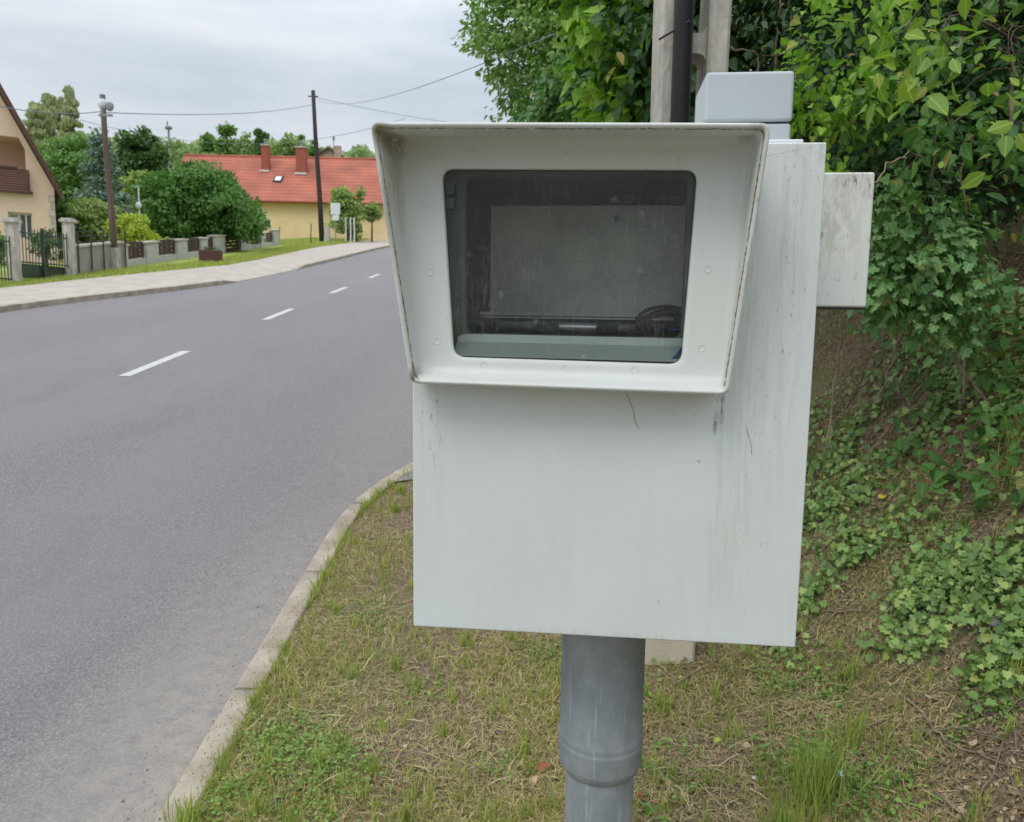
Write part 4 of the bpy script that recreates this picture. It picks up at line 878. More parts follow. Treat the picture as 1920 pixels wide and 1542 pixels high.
for i, (u, Y, tp, w, mm, kd, lb) in enumerate([(318, 96, 262, 80, gFar, 'broad', 'light green tree directly below the distant lamp'), (362, 92, 268, 70, gFar, 'broad', 'light green tree over the left end of the red roof'),
    (428, 74, 220, 60, gMid, 'conifer', 'dark pointed conifer rising behind the red roof'), (395, 100, 258, 60, gMid, 'broad', 'small tree just left of the dark pointed conifer'), (462, 98, 252, 60, gFar, 'broad', 'light tree just right of the dark pointed conifer'),
    (487, 80, 246, 13, gDark, 'column', 'slim dark cypress left of its twin, behind the left chimney'), (498, 80, 245, 13, gDark, 'column', 'slim dark cypress right of its twin, behind the left chimney'),
    (520, 100, 262, 44, gLight, 'broad', 'pale tree just right of the twin cypresses'), (542, 96, 256, 44, gFar, 'broad', 'tree midway between the two brick chimneys'), (566, 98, 258, 40, gMid, 'broad', 'tree behind the right brick chimney'),
    (586, 104, 268, 40, gMid, 'broad', 'low tree directly behind the top of the tall dark pole'), (40, 96, 240, 120, gFar, 'broad', 'tree hidden mostly behind the peach house roof'), (230, 110, 262, 100, gFar, 'broad', 'far light tree between the dark tree and the spruce')]):
    tree('distant_tree', lb, 'tree', u, Y, tp, w, mm, kd, .1, 60, 50, grp=F, ls=None if kd != 'column' else .3, cl=.2 if kd != 'column' else .4)
tree('round_bush', 'large dark green round bush hiding the left part of the yellow house', 'bush', 374, 36, 301, 205, gBush, 'broad', .0, 340, 120, ls=.17, vbase=450, trunk=False, cl=.13, seed=2)
tree('round_bush', 'dark green outgrowth of foliage beside the small yellow house window', 'bush', 455, 40, 372, 70, gDark, 'broad', .0, 60, 60, ls=.15, trunk=False, cl=.2)
tree('golden_shrub', 'bright yellow-green shrub behind the low fence near the lamp pole', 'bush', 250, 28, 402, 78, gYel, 'broad', .0, 80, 60, ls=.11, trunk=False, cl=.18)
tree('light_shrub', 'yellow-green shrub between peach house and wooden lamp pole', 'bush', 165, 29, 372, 118, gLight, 'broad', .0, 130, 60, ls=.14, trunk=False, cl=.16)
tree('light_shrub', 'tall narrow dark shrub against the corner of the peach house', 'bush', 116, 28, 375, 34, gDark, 'broad', .0, 50, 50, ls=.12, trunk=False, cl=.25)
tree('fence_shrub', 'small leafy young tree growing behind the iron bar fence', 'tree', 84, 21.5, 428, 62, gDark, 'broad', .35, 24, 34, ls=.09, vbase=510, cl=.22)
tree('light_shrub', 'dark shrub at the left edge behind the iron gate bars', 'bush', -6, 19.5, 432, 30, gMid, 'broad', .2, 26, 40, ls=.09, trunk=False, cl=.22)
tree('sapling', 'bright green sapling beside the road sign', 'tree', 652, 53, 352, 58, gLight, 'broad', .12, 60, 55, ls=.2, cl=.2, seed=9)
tree('sapling', 'thin small sapling next to the cabinet edge on the far verge', 'tree', 697, 54, 378, 30, gLight, 'broad', .5, 18, 40, ls=.17, cl=.25)
# continuous wood along the skyline
n = 42000; uu = rng.uniform(-40, 1000, n); Yw = rng.uniform(104, 120, n); topv = 268+6*np.sin(uu/23)+5*np.sin(uu/9.3+1)+np.clip((uu-560)/6, 0, 30)
tt = rng.random(n)**1.3; W_ = np.array([at(u, v, Y) for u, v, Y in zip(uu, topv+tt*70, Yw)])
o = scatter('distant_wood', gFar, 'simple', W_, rng.normal(0, .8, (n, 3))+[0, 0, -.2], rng.normal(0, .6, (n, 3))+[0, -.5, .8], rng.uniform(.35, .8, n), rng, rnd=np.clip(.5+.3*np.sin(uu/11)+.2*rng.normal(0, 1, n), 0, 1)); tag(o, 'far-off wooded hill along the skyline beyond the red roof', 'wood', kind='stuff')

# grass on the far strip
n = 26000; Yg = rng.uniform(14, 62, n); Xg = pb(Yg)-rng.random(n)**1.2*np.where(Yg < 45, 1.4, 4.5); zg = lg(Xg, Yg)
gG = lm('far_grass', (.24, .32, .05), (.6, .62, .2))
o = scatter('far_grass', gG, 'simple', np.stack([Xg, Yg, zg], -1), rng.normal(0, .35, (n, 3))+[0, 0, 1], rng.normal(0, 1, (n, 3)), rng.uniform(.05, .14, n)*(Yg/30)**.5, rng, wid=.5)
tag(o, 'bright green roadside grass between the far pavement and the fences', 'grass', kind='stuff')
n = 3000; Yg = rng.uniform(18, 26, n); Xg = -11.6+rng.normal(0, .12, n)-.05*(Yg-20)

# ================================================================== TREE AND SHRUBS BY THE CAMERA
def up(n, k=1.): return np.tile([0, 0, k], (n, 1))
Lb = lambda n, a, b, **k: leafmat(n, [(0, a), (.5, tuple((x+y)/2 for x, y in zip(a, b))), (.95, b), (.985, (.36, .28, .07))], **k)
vBright = Lb('vine_leaf_bright', (.12, .29, .03), (.36, .58, .08), veins=True, trans=.42)
vMid = Lb('leaf_green', (.035, .115, .025), (.13, .28, .06), veins=True, trans=.33)
vDark = Lb('leaf_dark_shaded', (.012, .045, .012), (.055, .135, .035), veins=True, trans=.2, rough=.42)  # dark green leaves, with the shade of the hollows put into their colour
vBlue = Lb('leaf_maple', (.10, .24, .075), (.24, .42, .15), veins=True, trans=.25)
vYel = Lb('leaf_young', (.07, .20, .03), (.32, .46, .07), veins=True, trans=.4)
vTree = Lb('tree_leaf', (.09, .22, .05), (.31, .48, .12), trans=.3)
mTwig = basic('twig_bark', (.22, .16, .11), (.10, .07, .05), 14, .9, .4, 60)
mVine = basic('dry_vine', (.30, .23, .16), (.16, .11, .08), 20, .9, .4, 80)

def foliage(name, mat, tpl, cs, n, size, rg, parent, droop=.6, sub=26, spread=.16, shell=.35, cam_side=.25):
    """leaves gathered in sprays inside the ellipsoids cs=[(centre, radii, share)]"""
    Ps, Os = [], []
    for c, r, sh in cs:
        m = int(n*sh); ns = max(3, m//sub); d = nrm(rg.normal(0, 1, (ns, 3))); lump = 1+.2*np.sin(6*d[:, 0]+4*d[:, 2])
        q = d*np.array(r)*((shell+(1-shell)*rg.random(ns)**.6)*lump)[:, None]
        s = rg.integers(0, ns, m); dirn = nrm(d+rg.normal(0, .5, (ns, 3))+[0, 0, -.5*droop])
        t = rg.random(m)-.3; P = q[s]+dirn[s]*(t*spread*1.6)[:, None]+rg.normal(0, spread*.42, (m, 3)); Ps.append(P+c); Os.append(d[s])
    P, O = np.concatenate(Ps), np.concatenate(Os); n = len(P)
    ax = nrm(O*.6+rg.normal(0, .55, (n, 3))+[0, -cam_side, -droop]); no = nrm(O*.5+rg.normal(0, .45, (n, 3))+[0, -cam_side, .75])
    return scatter(name, mat, tpl, P, ax, no, size*(.42+1.0*rg.random(n)**1.3), rg, parent, wid=rg.uniform(.8, 1.15, n))
def sprays(mb, root, targets, rg, r0=.012, wob=.08):
    root = np.array(root, float)
    for T_ in targets:
        T_ = np.array(T_, float); m1 = root+(T_-root)*.4+rg.normal(0, wob, 3)+[0, 0, .12]; m2 = root+(T_-root)*.75+rg.normal(0, wob, 3)+[0, 0, .08]
        pts = [root]
        for q in np.linspace(.1, 1, 10): pts.append((1-q)**3*root+3*(1-q)**2*q*m1+3*(1-q)*q*q*m2+q**3*T_)
        mb.tube(pts, np.linspace(r0, r0*.2, 11), 6)
def rpt(c, r, n, rg): return [np.array(c)+nrm(rg.normal(0, 1, 3))*np.array(r)*rg.uniform(.3, .9) for _ in range(n)]

# --- roadside tree, middle of the picture
rg = np.random.default_rng(21)
tX, tY = 1.55, 14.2; tz = float(vg(tX, tY))
tr_ = thing('roadside_tree', 'dense green tree with sky showing through, behind the top edge of the cabinet hood', 'tree', (tX, tY, tz))
cen = at(1020, 60, 14.); cz = cen[2]
q = MB(); q.tube([(tX, tY, tz-.2), (tX-.1, tY, tz+1.1), (tX-.15, tY, cz), (tX-.1, tY, cz+1.8)], [.16, .13, .09, .03], 10); q.build('trunk', mBark, tr_, smooth=True)
nc = 380; d = nrm(rg.normal(0, 1, (nc, 3))); lump = 1+.16*np.sin(5*d[:, 0]+2*d[:, 2])+.12*np.sin(9*d[:, 2]+3*d[:, 0])
P0 = d*(np.array([1.62, 1.7, 2.1])*((.25+.75*rg.random(nc)**.5)*lump)[:, None])+[cen[0]+.62, 14.2, cz+.30]
q = MB()
for p in P0[rg.choice(nc, 90, replace=False)]:
    s_ = np.array([tX-.12, tY, np.clip(p[2]-.5*np.hypot(p[0]-tX, p[1]-tY), tz+.9, cz+1.6)]); q.tube([s_, (s_+p)/2+[0, 0, .15], p], [.035, .02, .006], 5)
q.build('limbs', mBark, tr_)
per = 70; off = rg.normal(0, 1, (nc, per, 3)); off /= np.maximum(np.linalg.norm(off, axis=-1, keepdims=True)/1.7, 1)
P = (P0[:, None, :]+off*[.24, .24, .13]*(.6+.7*rg.random((nc, 1, 1)))).reshape(-1, 3); n = len(P)
O = nrm(P-[cen[0]+.55, 14.2, cz])
scatter('crown', vTree, 'ovate', P, nrm(O*.6+rg.normal(0, .6, (n, 3))+[0, 0, -.45]), rg.normal(0, .45, (n, 3))+[0, 0, 1]+O*.3, rg.uniform(.07, .13, n), rg, tr_, rnd=np.repeat(rg.random(nc), per)*.55+rg.random(n)*.45)

# --- big-leaved bright shrub left of the concrete pole
rg = np.random.default_rng(22)
def shrub(name, label, cat, rootp, mat, tpl, cs, n, size, nst=14, seed=1, stem=mTwig, **k):
    rg = np.random.default_rng(seed); rp_ = (rootp[0], rootp[1], float(vg(rootp[0], rootp[1])))
    t_ = thing(name, label, cat, rp_)
    q = MB(); T_ = []                                    # stems branch out among the leaves
    for c, r, sh in cs: T_ += rpt(c, r, max(3, int(nst*sh)), rg)
    for k_ in range(0, len(T_), 2):
        o_ = rg.normal(0, .12, 2); b_ = (T_[k_][0]+.3+abs(o_[0]), T_[k_][1]+.4+o_[1]); sprays(q, (*b_, T_[k_][2]+.12) if name != 'shade_canopy' else rp_, T_[k_:k_+2], rg, r0=.004 if name != 'shade_canopy' else .022); q.build('stems', stem, t_, smooth=True)
    foliage('foliage', mat, tpl, cs, n, size, rg, t_, **k); return t_
shrub('climbing_shrub', 'bright yellow-green broad-leaved shrub just left of the concrete pole', 'shrub', (1.45, 5.3), vBright, 'heart',
      [(at(1195, 60, 5.0), (.33, .4, .55), .55), (at(1180, 190, 5.1), (.24, .35, .30), .25), (at(1140, -60, 5.0), (.42, .4, .35), .2)], 4200, .088, seed=22, spread=.13)
shrub('hanging_shrub', 'dark green leafy mass low behind the hood, between the tree and the bright shrub', 'shrub', (1.6, 8.2), vMid, 'ovate',
      [(at(1130, 175, 8.4), (.45, .5, .5), .6), (at(1060, 200, 8.8), (.5, .4, .35), .4)], 4200, .085, seed=23)
# --- growth behind and around the concrete pole
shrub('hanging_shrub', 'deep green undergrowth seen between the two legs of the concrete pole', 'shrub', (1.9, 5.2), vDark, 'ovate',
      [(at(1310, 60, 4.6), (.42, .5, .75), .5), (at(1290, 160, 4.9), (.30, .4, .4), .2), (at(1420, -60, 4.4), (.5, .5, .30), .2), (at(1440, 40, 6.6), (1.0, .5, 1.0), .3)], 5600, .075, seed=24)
# --- wall of foliage right of the cabinet
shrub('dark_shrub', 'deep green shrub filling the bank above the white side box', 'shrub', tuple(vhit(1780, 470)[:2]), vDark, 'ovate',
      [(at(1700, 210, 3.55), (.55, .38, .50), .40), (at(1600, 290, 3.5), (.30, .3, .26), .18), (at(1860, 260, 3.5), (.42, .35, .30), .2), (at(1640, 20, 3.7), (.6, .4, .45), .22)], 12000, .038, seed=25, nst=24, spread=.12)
shrub('vine_shrub', 'bright green heart-leaved vine hanging right of the grey junction box', 'vine', tuple(vhit(1690, 420)[:2]), vBright, 'heart',
      [(at(1580, 110, 2.95), (.20, .16, .26), .5), (at(1535, 230, 2.95), (.12, .14, .22), .3), (at(1640, -20, 2.9), (.26, .2, .16), .2)], 850, .036, seed=26, nst=12, spread=.09)
shrub('vine_shrub', 'mid green leafy vine trailing over the middle of the bank, above the maple-like bush', 'vine', tuple(vhit(1760, 440)[:2]), vMid, 'heart',
      [(at(1740, 320, 3.0), (.34, .2, .20), .5), (at(1800, 150, 2.9), (.34, .2, .30), .5)], 800, .037, seed=27, nst=16, spread=.10)
shrub('maple_bush', 'low bluish green bush with lobed leaves right beside the white side box', 'bush', tuple(vhit(1740, 545)[:2]), vBlue, 'ivy',
      [(at(1700, 450, 3.0), (.22, .16, .20), .5), (at(1668, 560, 3.1), (.10, .12, .10), .15), (at(1760, 540, 3.05), (.20, .16, .15), .35)], 2500, .035, seed=28, spread=.08)
shrub('leafy_branch', 'large-leaved yellow-green branch reaching in at the top right corner', 'branch', (2.3, 2.6), vYel, 'ovate',
      [(at(1850, 70, 2.05), (.20, .14, .13), .5), (at(1930, 200, 2.0), (.14, .14, .16), .3), (at(1760, 60, 2.15), (.12, .1, .06), .2)], 170, .052, seed=29, nst=9, spread=.12, sub=12, droop=.35)
shrub('leafy_branch', 'broad mid-green leaves hanging at the right edge, under the yellow-green branch', 'branch', (2.2, 2.7), vMid, 'ovate',
      [(at(1890, 250, 2.2), (.16, .14, .16), 1.)], 130, .05, seed=30, nst=6, spread=.12, sub=12)
# unseen canopy added above the picture to shade the bank
shrub('shade_canopy', 'dark leaf canopy added above the picture to shade the bank', 'tree', (3.6, 5.5), vDark, 'ovate',
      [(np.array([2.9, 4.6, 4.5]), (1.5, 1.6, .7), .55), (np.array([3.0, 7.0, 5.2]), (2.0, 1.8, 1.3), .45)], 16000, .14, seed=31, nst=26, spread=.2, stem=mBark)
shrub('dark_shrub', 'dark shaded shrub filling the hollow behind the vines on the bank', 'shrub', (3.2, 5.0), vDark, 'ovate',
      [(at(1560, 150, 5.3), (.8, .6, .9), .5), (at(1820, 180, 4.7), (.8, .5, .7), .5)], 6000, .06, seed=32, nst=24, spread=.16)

shrub('bank_shrub', 'leafy shrub growing on the bank just outside the right edge', 'shrub', (2.9, 2.4), vMid, 'ovate',
      [(np.array([2.75, 2.5, 2.25]), (.6, .6, .45), .4), (np.array([3.3, 3.6, 3.0]), (.7, .7, .5), .35), (np.array([2.8, 1.5, 1.9]), (.5, .5, .4), .25)], 5000, .06, seed=33, nst=16)
# --- hanging dry vines and bare stems
VG = 'dry vine stems hanging on the bank'
def stemline(name, label, pts, r, cat='stem', mat=mVine, grp=VG, wob=.006, seed=0):
    rg = np.random.default_rng(seed+5); P = [at(*p) for p in pts]; out_ = []
    for a, b_ in zip(P[:-1], P[1:]):
        for q in np.linspace(0, 1, 6)[:-1]: out_.append(a+(b_-a)*q+rg.normal(0, wob, 3))
    out_.append(P[-1]); q = MB(); q.tube(out_, np.linspace(r, r*.6, len(out_)), 6); o = q.build(name, mat, smooth=True); return tag(o, label, cat, grp)
stemline('dry_vine', 'long brown vine stem curving down the bank from the shrub to the ivy', [(1925, 860, 3.0), (1770, 640, 3.2), (1733, 540, 3.15), (1745, 420, 3.1), (1752, 260, 3.05)], .0075, seed=1)
stemline('dry_vine', 'thin pale vine stem right of the long curving one', [(1808, 760, 3.1), (1812, 600, 3.1), (1820, 450, 3.05), (1805, 330, 3.0), (1830, 240, 3.0)], .005, seed=2)
stemline('dry_vine', 'short dark twig leaning up from the litter below the white side box', [(1655, 735, 3.6), (1680, 650, 3.7), (1712, 575, 3.75)], .006, seed=3)
stemline('dry_vine', 'slim brown stem rising from the ivy next to the cabinet edge', [(1548, 850, 3.4), (1570, 690, 3.6), (1580, 585, 3.8)], .005, seed=4)
stemline('dry_vine', 'bare tan stem hanging at the right edge below the big leaves', [(1892, 270, 2.5), (1900, 180, 2.5), (1897, 110, 2.45)], .006, seed=5)
stemline('dry_vine', 'diagonal bare stem crossing the dark leaves above the side box', [(1690, 330, 3.1), (1760, 250, 3.05), (1850, 190, 3.0)], .004, seed=6)
for i, (a, b_, lab) in enumerate([(1423, 1440, 'leftmost bare stem hanging behind the grey junction box'), (1452, 1466, 'middle bare stem hanging behind the grey junction box'), (1478, 1474, 'rightmost bare stem hanging behind the grey junction box')]):
    stemline('bare_stem', lab, [(a, 140, 3.9), (a+6, 60, 3.9), (b_, -40, 3.95)], .006, grp='bare stems behind the junction box', seed=10+i)
stemline('bare_stem', 'thin level twig crossing the hollow behind the junction box', [(1370, 88, 4.0), (1420, 104, 4.0), (1490, 98, 3.9)], .005, grp='bare stems behind the junction box', seed=14)
stemline('dry_vine', 'pale hooked twig touching the corner of the white side box', [(1640, 348, 2.6), (1665, 305, 2.7), (1705, 285, 2.8), (1735, 300, 2.8)], .003, seed=15)

# ================================================================== GROUND COVER
rg = np.random.default_rng(40)
def seen(n, rg, u0, u1, v0, v1, lo=1.0, hi=7.):        # points of the verge spread evenly over a view window, wide margins
    u = rg.uniform(u0, u1, n); v = rg.uniform(v0, v1, n)
    d = (u-960)[:, None]/FPX*CR-(v-771)[:, None]/FPX*CU+_f
    t0 = np.full(n, .6); t1 = np.full(n, np.nan); prev = t0.copy()
    for t in np.linspace(.6, 9, 260):
        P = C0+d*t; hit = (P[:, 2] < vg(P[:, 0], P[:, 1])) & np.isnan(t1); t1[hit] = t
        if not np.isnan(t1).any(): break
    ok = ~np.isnan(t1); t1 = t1[ok]; P = C0+d[ok]*(t1-.016)[:, None]; P[:, 2] = vg(P[:, 0], P[:, 1]); return P
def nf(P, s, ph=0): return .5+.25*(np.sin(P[:, 0]*s+ph)+np.sin(P[:, 1]*s*1.13+1.7*ph+1.3*np.sin(P[:, 0]*s*.6)))
def onv(P): return (P[:, 0] > kout(P[:, 1])+.0) & (P[:, 1] < 6.2)
def world(n, rg, x0, x1, y0, y1):
    x = rg.uniform(x0, x1, n); y = rg.uniform(y0, y1, n); return np.stack([x, y, vg(x, y)], -1)
def snor(P, e=.02):
    zx = (vg(P[:, 0]+e, P[:, 1])-vg(P[:, 0]-e, P[:, 1]))/(2*e); zy = (vg(P[:, 0], P[:, 1]+e)-vg(P[:, 0], P[:, 1]-e))/(2*e); return nrm(np.stack([-zx, -zy, np.ones(len(P))], -1))
gGreen = Lb('grass_blade', (.15, .27, .045), (.60, .64, .17), trans=.4); gDry = leafmat('dry_grass', [(0, (.24, .16, .07)), (.5, (.60, .46, .22)), (1, (.84, .72, .42))], trans=.2, rough=.8, spec=.1)
mLit = leafmat('leaf_litter', [(0, (.085, .052, .026)), (.5, (.21, .135, .066)), (.85, (.38, .27, .145)), (1, (.55, .45, .28))], trans=.08, rough=.85, spec=.1)
mIvy = leafmat('ivy_leaf', [(0, (.05, .14, .045)), (.5, (.14, .29, .075)), (.85, (.27, .44, .12)), (1, (.46, .52, .15))], trans=.2, rough=.4)
mClov = leafmat('clover_leaf', [(0, (.12, .24, .05)), (1, (.34, .50, .12))], trans=.3)
mCrumb = leafmat('soil_crumbs', [(0, (.13, .09, .06)), (.6, (.34, .26, .18)), (1, (.58, .51, .41))], trans=0, rough=.95, spec=.1)
def mk(name, label, cat, mat, tpl, P, ax, no, size, wid=None, rnd=None, rg=rg):
    o = scatter(name, mat, tpl, P, ax, no, size, rg, wid=wid, rnd=rnd); return tag(o, label, cat, kind='stuff')
# crumbs of soil and grit
P = np.concatenate([seen(26000, rg, 250, 2000, 850, 1650), world(9000, rg, -.8, 2.2, 1.0, 6)]); P = np.concatenate([P, seen(9000, rg, 1480, 1950, 470, 900)]); P = P[onv(P)]; n = len(P)
mk('soil_crumbs', 'small crumbs of pale and brown soil over the verge', 'soil', mCrumb, 'crumb', P-[0, 0, .002], rg.normal(0, 1, (n, 3))*[1, 1, .3], up(n)+rg.normal(0, .4, (n, 3)), rg.uniform(.004, .014, n))
# grit and soil spilt over kerb and road edge
n = 7000; y = 1.2+4.6*rg.random(n)**1.5; x = rk(y)+np.where(rg.random(n) < .5, rg.uniform(0, .1, n), -.22*rg.random(n)**2); z = base(x, y)+np.where(x > rk(y), .101, .001)
kp = rg.random(n) < np.where(x > rk(y), .25+.5*(x-rk(y))/.1, .7)*(.3+.7*nf(np.stack([x*3, y], -1), 9, 1)); P = np.stack([x, y, z], -1)[kp]; n = len(P)
mk('kerb_grit', 'grit and dirt spilt over the near kerb and the road edge', 'grit', mCrumb, 'crumb', P, rg.normal(0, 1, (n, 3))*[1, 1, .2], up(n), rg.uniform(.002, .009, n)*np.where(rg.random(n) < .04, 2, 1))
# straw
P = np.concatenate([seen(95000, rg, 250, 1800, 860, 1650), seen(16000, rg, 1450, 2000, 540, 1000), world(7000, rg, -.8, 2.2, 1.0, 6)]); P = P[onv(P)]; P = P[rg.random(len(P)) < np.where(P[:, 0] > 1.15, .65, 1)*(.35+.65*nf(P, 7, 1.2))]; n = len(P); no = snor(P)
P = P+no*rg.uniform(.002, .014, n)[:, None]; ax = rg.normal(0, 1, (n, 3)); ax = ax-no*(ax*no).sum(1)[:, None]*.85
mk('dry_grass', 'dry straw and thin dead stalks lying over the verge and bank', 'dry grass', gDry, 'straw', P, ax, no, rg.uniform(.010, .042, n)*np.where(rg.random(n) < .04, 2.2, 1), wid=rg.uniform(.8, 1.5, n)*1.2)
# leaf litter
P = np.concatenate([seen(22000, rg, 1480, 1950, 470, 900), seen(26000, rg, 1150, 2000, 540, 1650), seen(2500, rg, 300, 1200, 950, 1650), world(5000, rg, .9, 3.0, 1.5, 6.2)]); P = P[onv(P)]
P = P[rg.random(len(P)) < .25+.75*nf(P, 5, 2)]; n = len(P); no = snor(P)
mk('leaf_litter', 'brown fallen leaves and bark bits over bank and verge', 'leaf litter', mLit, 'dead', P+no*.004, np.cross(no, rg.normal(0, 1, (n, 3))), no+rg.normal(0, .45, (n, 3)), rg.uniform(.006, .02, n)*np.where(rg.random(n) < .12, 1.7, 1), wid=rg.uniform(.5, 1.2, n))
# short grass
P = np.concatenate([seen(160000, rg, 280, 1750, 880, 1650), world(9000, rg, -.83, 1.2, 1.0, 6.1)]); P = P[onv(P)]
pr = .62*np.clip(nf(P, 6.2, .5)*2.2-.65, .06, 1)*np.where(P[:, 0] > .9, .35, 1)*np.where(P[:, 1] > 3.3, 1.6, 1)*np.clip(1.25-.3*(P[:, 0]+.2), .3, 1); P = P[rg.random(len(P)) < pr]; n = len(P)
dryk = (rg.random(n) < .54)
ax = up(n)+rg.normal(0, .45, (n, 3))
mk('short_grass', 'short yellow-green grass growing on the verge', 'grass', gGreen, 'blade', P[~dryk], ax[~dryk], rg.normal(0, 1, (int((~dryk).sum()), 3)), rg.uniform(.014, .045, int((~dryk).sum())), wid=2.2)
mk('bleached_grass', 'short bleached grass mixed into the verge', 'grass', gDry, 'blade', P[dryk], ax[dryk]+rg.normal(0, .4, (int(dryk.sum()), 3)), rg.normal(0, 1, (int(dryk.sum()), 3)), rg.uniform(.015, .045, int(dryk.sum())), wid=1.8)
# loose tufts that one can tell apart
TG = 'grass tufts on the verge'
tufts = [(1530, 1500, 190, .21, 'tall dark green grass tuft right of the post, largest on the verge'), (1470, 1575, 130, .14, 'grass tuft at the bottom edge, right of the post'), (1600, 1400, 70, .14, 'slim tuft right behind the tall dark green tuft'),
 (600, 1440, 60, .07, 'fresh green grass tuft in the clover patch'), (350, 1560, 90, .11, 'bright green tuft growing over the kerb at the bottom left'), (630, 1150, 60, .055, 'green grass tuft beside the kerb, left of the cabinet'),
 (830, 1380, 45, .055, 'small tuft in the bare soil left of the post'), (660, 1270, 40, .06, 'tuft left of the cabinet bottom corner'), (980, 1420, 45, .08, 'yellowish tuft just left of the post sleeve'),
 (740, 1255, 45, .07, 'left one of the two tufts under the cabinet corner'), (700, 1450, 50, .06, 'low tuft right of the clover patch'), (870, 1210, 50, .06, 'weedy tuft directly under the cabinet bottom edge'),
 (1240, 1330, 45, .09, 'loose tuft right of the post near the concrete pole foot'), (1340, 1310, 40, .07, 'tuft below the cabinet bottom right half'), (1590, 1280, 70, .11, 'tuft below and right of the cabinet bottom right corner'),
 (800, 950+60, 50, .05, 'tuft behind the cabinet lower left edge'), (740, 960, 90, .05, 'grass tuft at the far end of the verge by the kerb'), (1900, 1270, 40, .09, 'arching tuft at the right edge above the twigs'), (760, 1540, 50, .07, 'tuft at the bottom edge left of the post'),
 (540, 1560, 60, .07, 'wide tuft at the bottom left behind the kerb'), (1895, 880, 60, .2, 'long arching grass blades over the ivy at the right edge'), (752, 925, 120, .06, 'dense tuft hiding the corner where kerb meets the cabinet edge'), (900, 1520, 30, .06, 'sparse tuft at the bottom beside the post')]
for i, (u, v, nb, L, lab) in enumerate(tufts):
    p = vhit(u, v); r2 = np.random.default_rng(100+i); a = r2.random(nb)*6.283; rr = np.abs(r2.normal(0, .22*L+.012, nb))
    x, y = p[0]+rr*np.cos(a), p[1]+rr*np.sin(a); B = np.stack([x, y, vg(x, y)-.003], -1); dr = np.stack([np.cos(a), np.sin(a), np.zeros(nb)], -1)
    ax = up(nb)+dr*(rr/(.25*L+.01))[:, None]*.28+r2.normal(0, .15, (nb, 3)); no = -dr+r2.normal(0, .2, (nb, 3))
    o = scatter('grass_tuft', gGreen, 'blade', B, ax, no, L*r2.uniform(.5, 1.1, nb), r2, wid=np.clip(.10/L, .5, 2.0)); tag(o, lab, 'grass tuft', TG)
for i in range(150):                                     # smaller tufts, part of the sward
    pass
P = np.concatenate([seen(420, rg, 300, 1950, 900, 1600), world(60, rg, -.8, 2, 1.2, 6)]); P = P[onv(P)]; P = P[rg.random(len(P)) < np.where(P[:, 0] > 1., .5, 1)]
yk = rg.uniform(1.3, 5.2, 90); P = np.concatenate([P, np.stack([kout(yk)+.01, yk, base(kout(yk), yk)+.09], -1)])
m_ = 16; a = rg.random((len(P), m_))*6.283; rr = np.abs(rg.normal(0, .014, (len(P), m_))); B = np.repeat(P, m_, 0); B[:, 0] += (rr*np.cos(a)).ravel(); B[:, 1] += (rr*np.sin(a)).ravel(); B[:, 2] = vg(B[:, 0], B[:, 1])-.002; n = len(B)
ax = up(n)+np.stack([np.cos(a).ravel(), np.sin(a).ravel(), np.zeros(n)], -1)*rg.uniform(0, .6, n)[:, None]
mk('sparse_grass', 'scattered small green grass clumps on the verge', 'grass', gGreen, 'blade', B, ax, -ax*[1, 1, 0]+rg.normal(0, .3, (n, 3)), rg.uniform(.02, .075, n), wid=1.3)
# clover and small weeds
wp = []
for (u, v, r, k) in [(520, 1400, .13, 700), (600, 1430, .12, 500), (420, 1500, .10, 400), (560, 1540, .12, 300), (800, 1300, .08, 100), (1030, 1230, .10, 250), (930, 1440, .08, 120), (700, 1160, .12, 160), (1500, 1430, .09, 120), (660, 1460, .1, 160)]:
    p = vhit(u, v); q_ = rg.normal(0, r*.6, (k, 2)); wp.append(np.stack([p[0]+q_[:, 0], p[1]+q_[:, 1]], -1))
q_ = np.concatenate(wp); P = np.stack([q_[:, 0], q_[:, 1], vg(q_[:, 0], q_[:, 1])], -1); P = P[onv(P)]; n = len(P); P[:, 2] += rg.uniform(.006, .03, n)
mk('clover_patch', 'small round clover-like leaves in patches near the kerb', 'weeds', mClov, 'ovate', P, rg.normal(0, 1, (n, 3))*[1, 1, .2], up(n)+rg.normal(0, .45, (n, 3)), rg.uniform(.007, .016, n), wid=1.4)
P = np.concatenate([seen(2600, rg, 1420, 1960, 600, 1560), seen(900, rg, 1200, 1960, 1200, 1600)]); P = P[rg.random(len(P)) < np.clip(2*nf(P, 11, 3)-.85, 0, 1)]; q_ = np.repeat(P, 4, 0)+rg.normal(0, .012, (len(P)*4, 3)); q_[:, 2] = vg(q_[:, 0], q_[:, 1])+rg.uniform(.005, .03, len(q_)); n = len(q_)
mk('slope_weeds', 'tiny green weeds sprinkled over the slope right of the cabinet', 'weeds', mClov, 'ovate', q_, rg.normal(0, 1, (n, 3))*[1, 1, .4], up(n)+rg.normal(0, .5, (n, 3)), rg.uniform(.010, .024, n), wid=1.1)
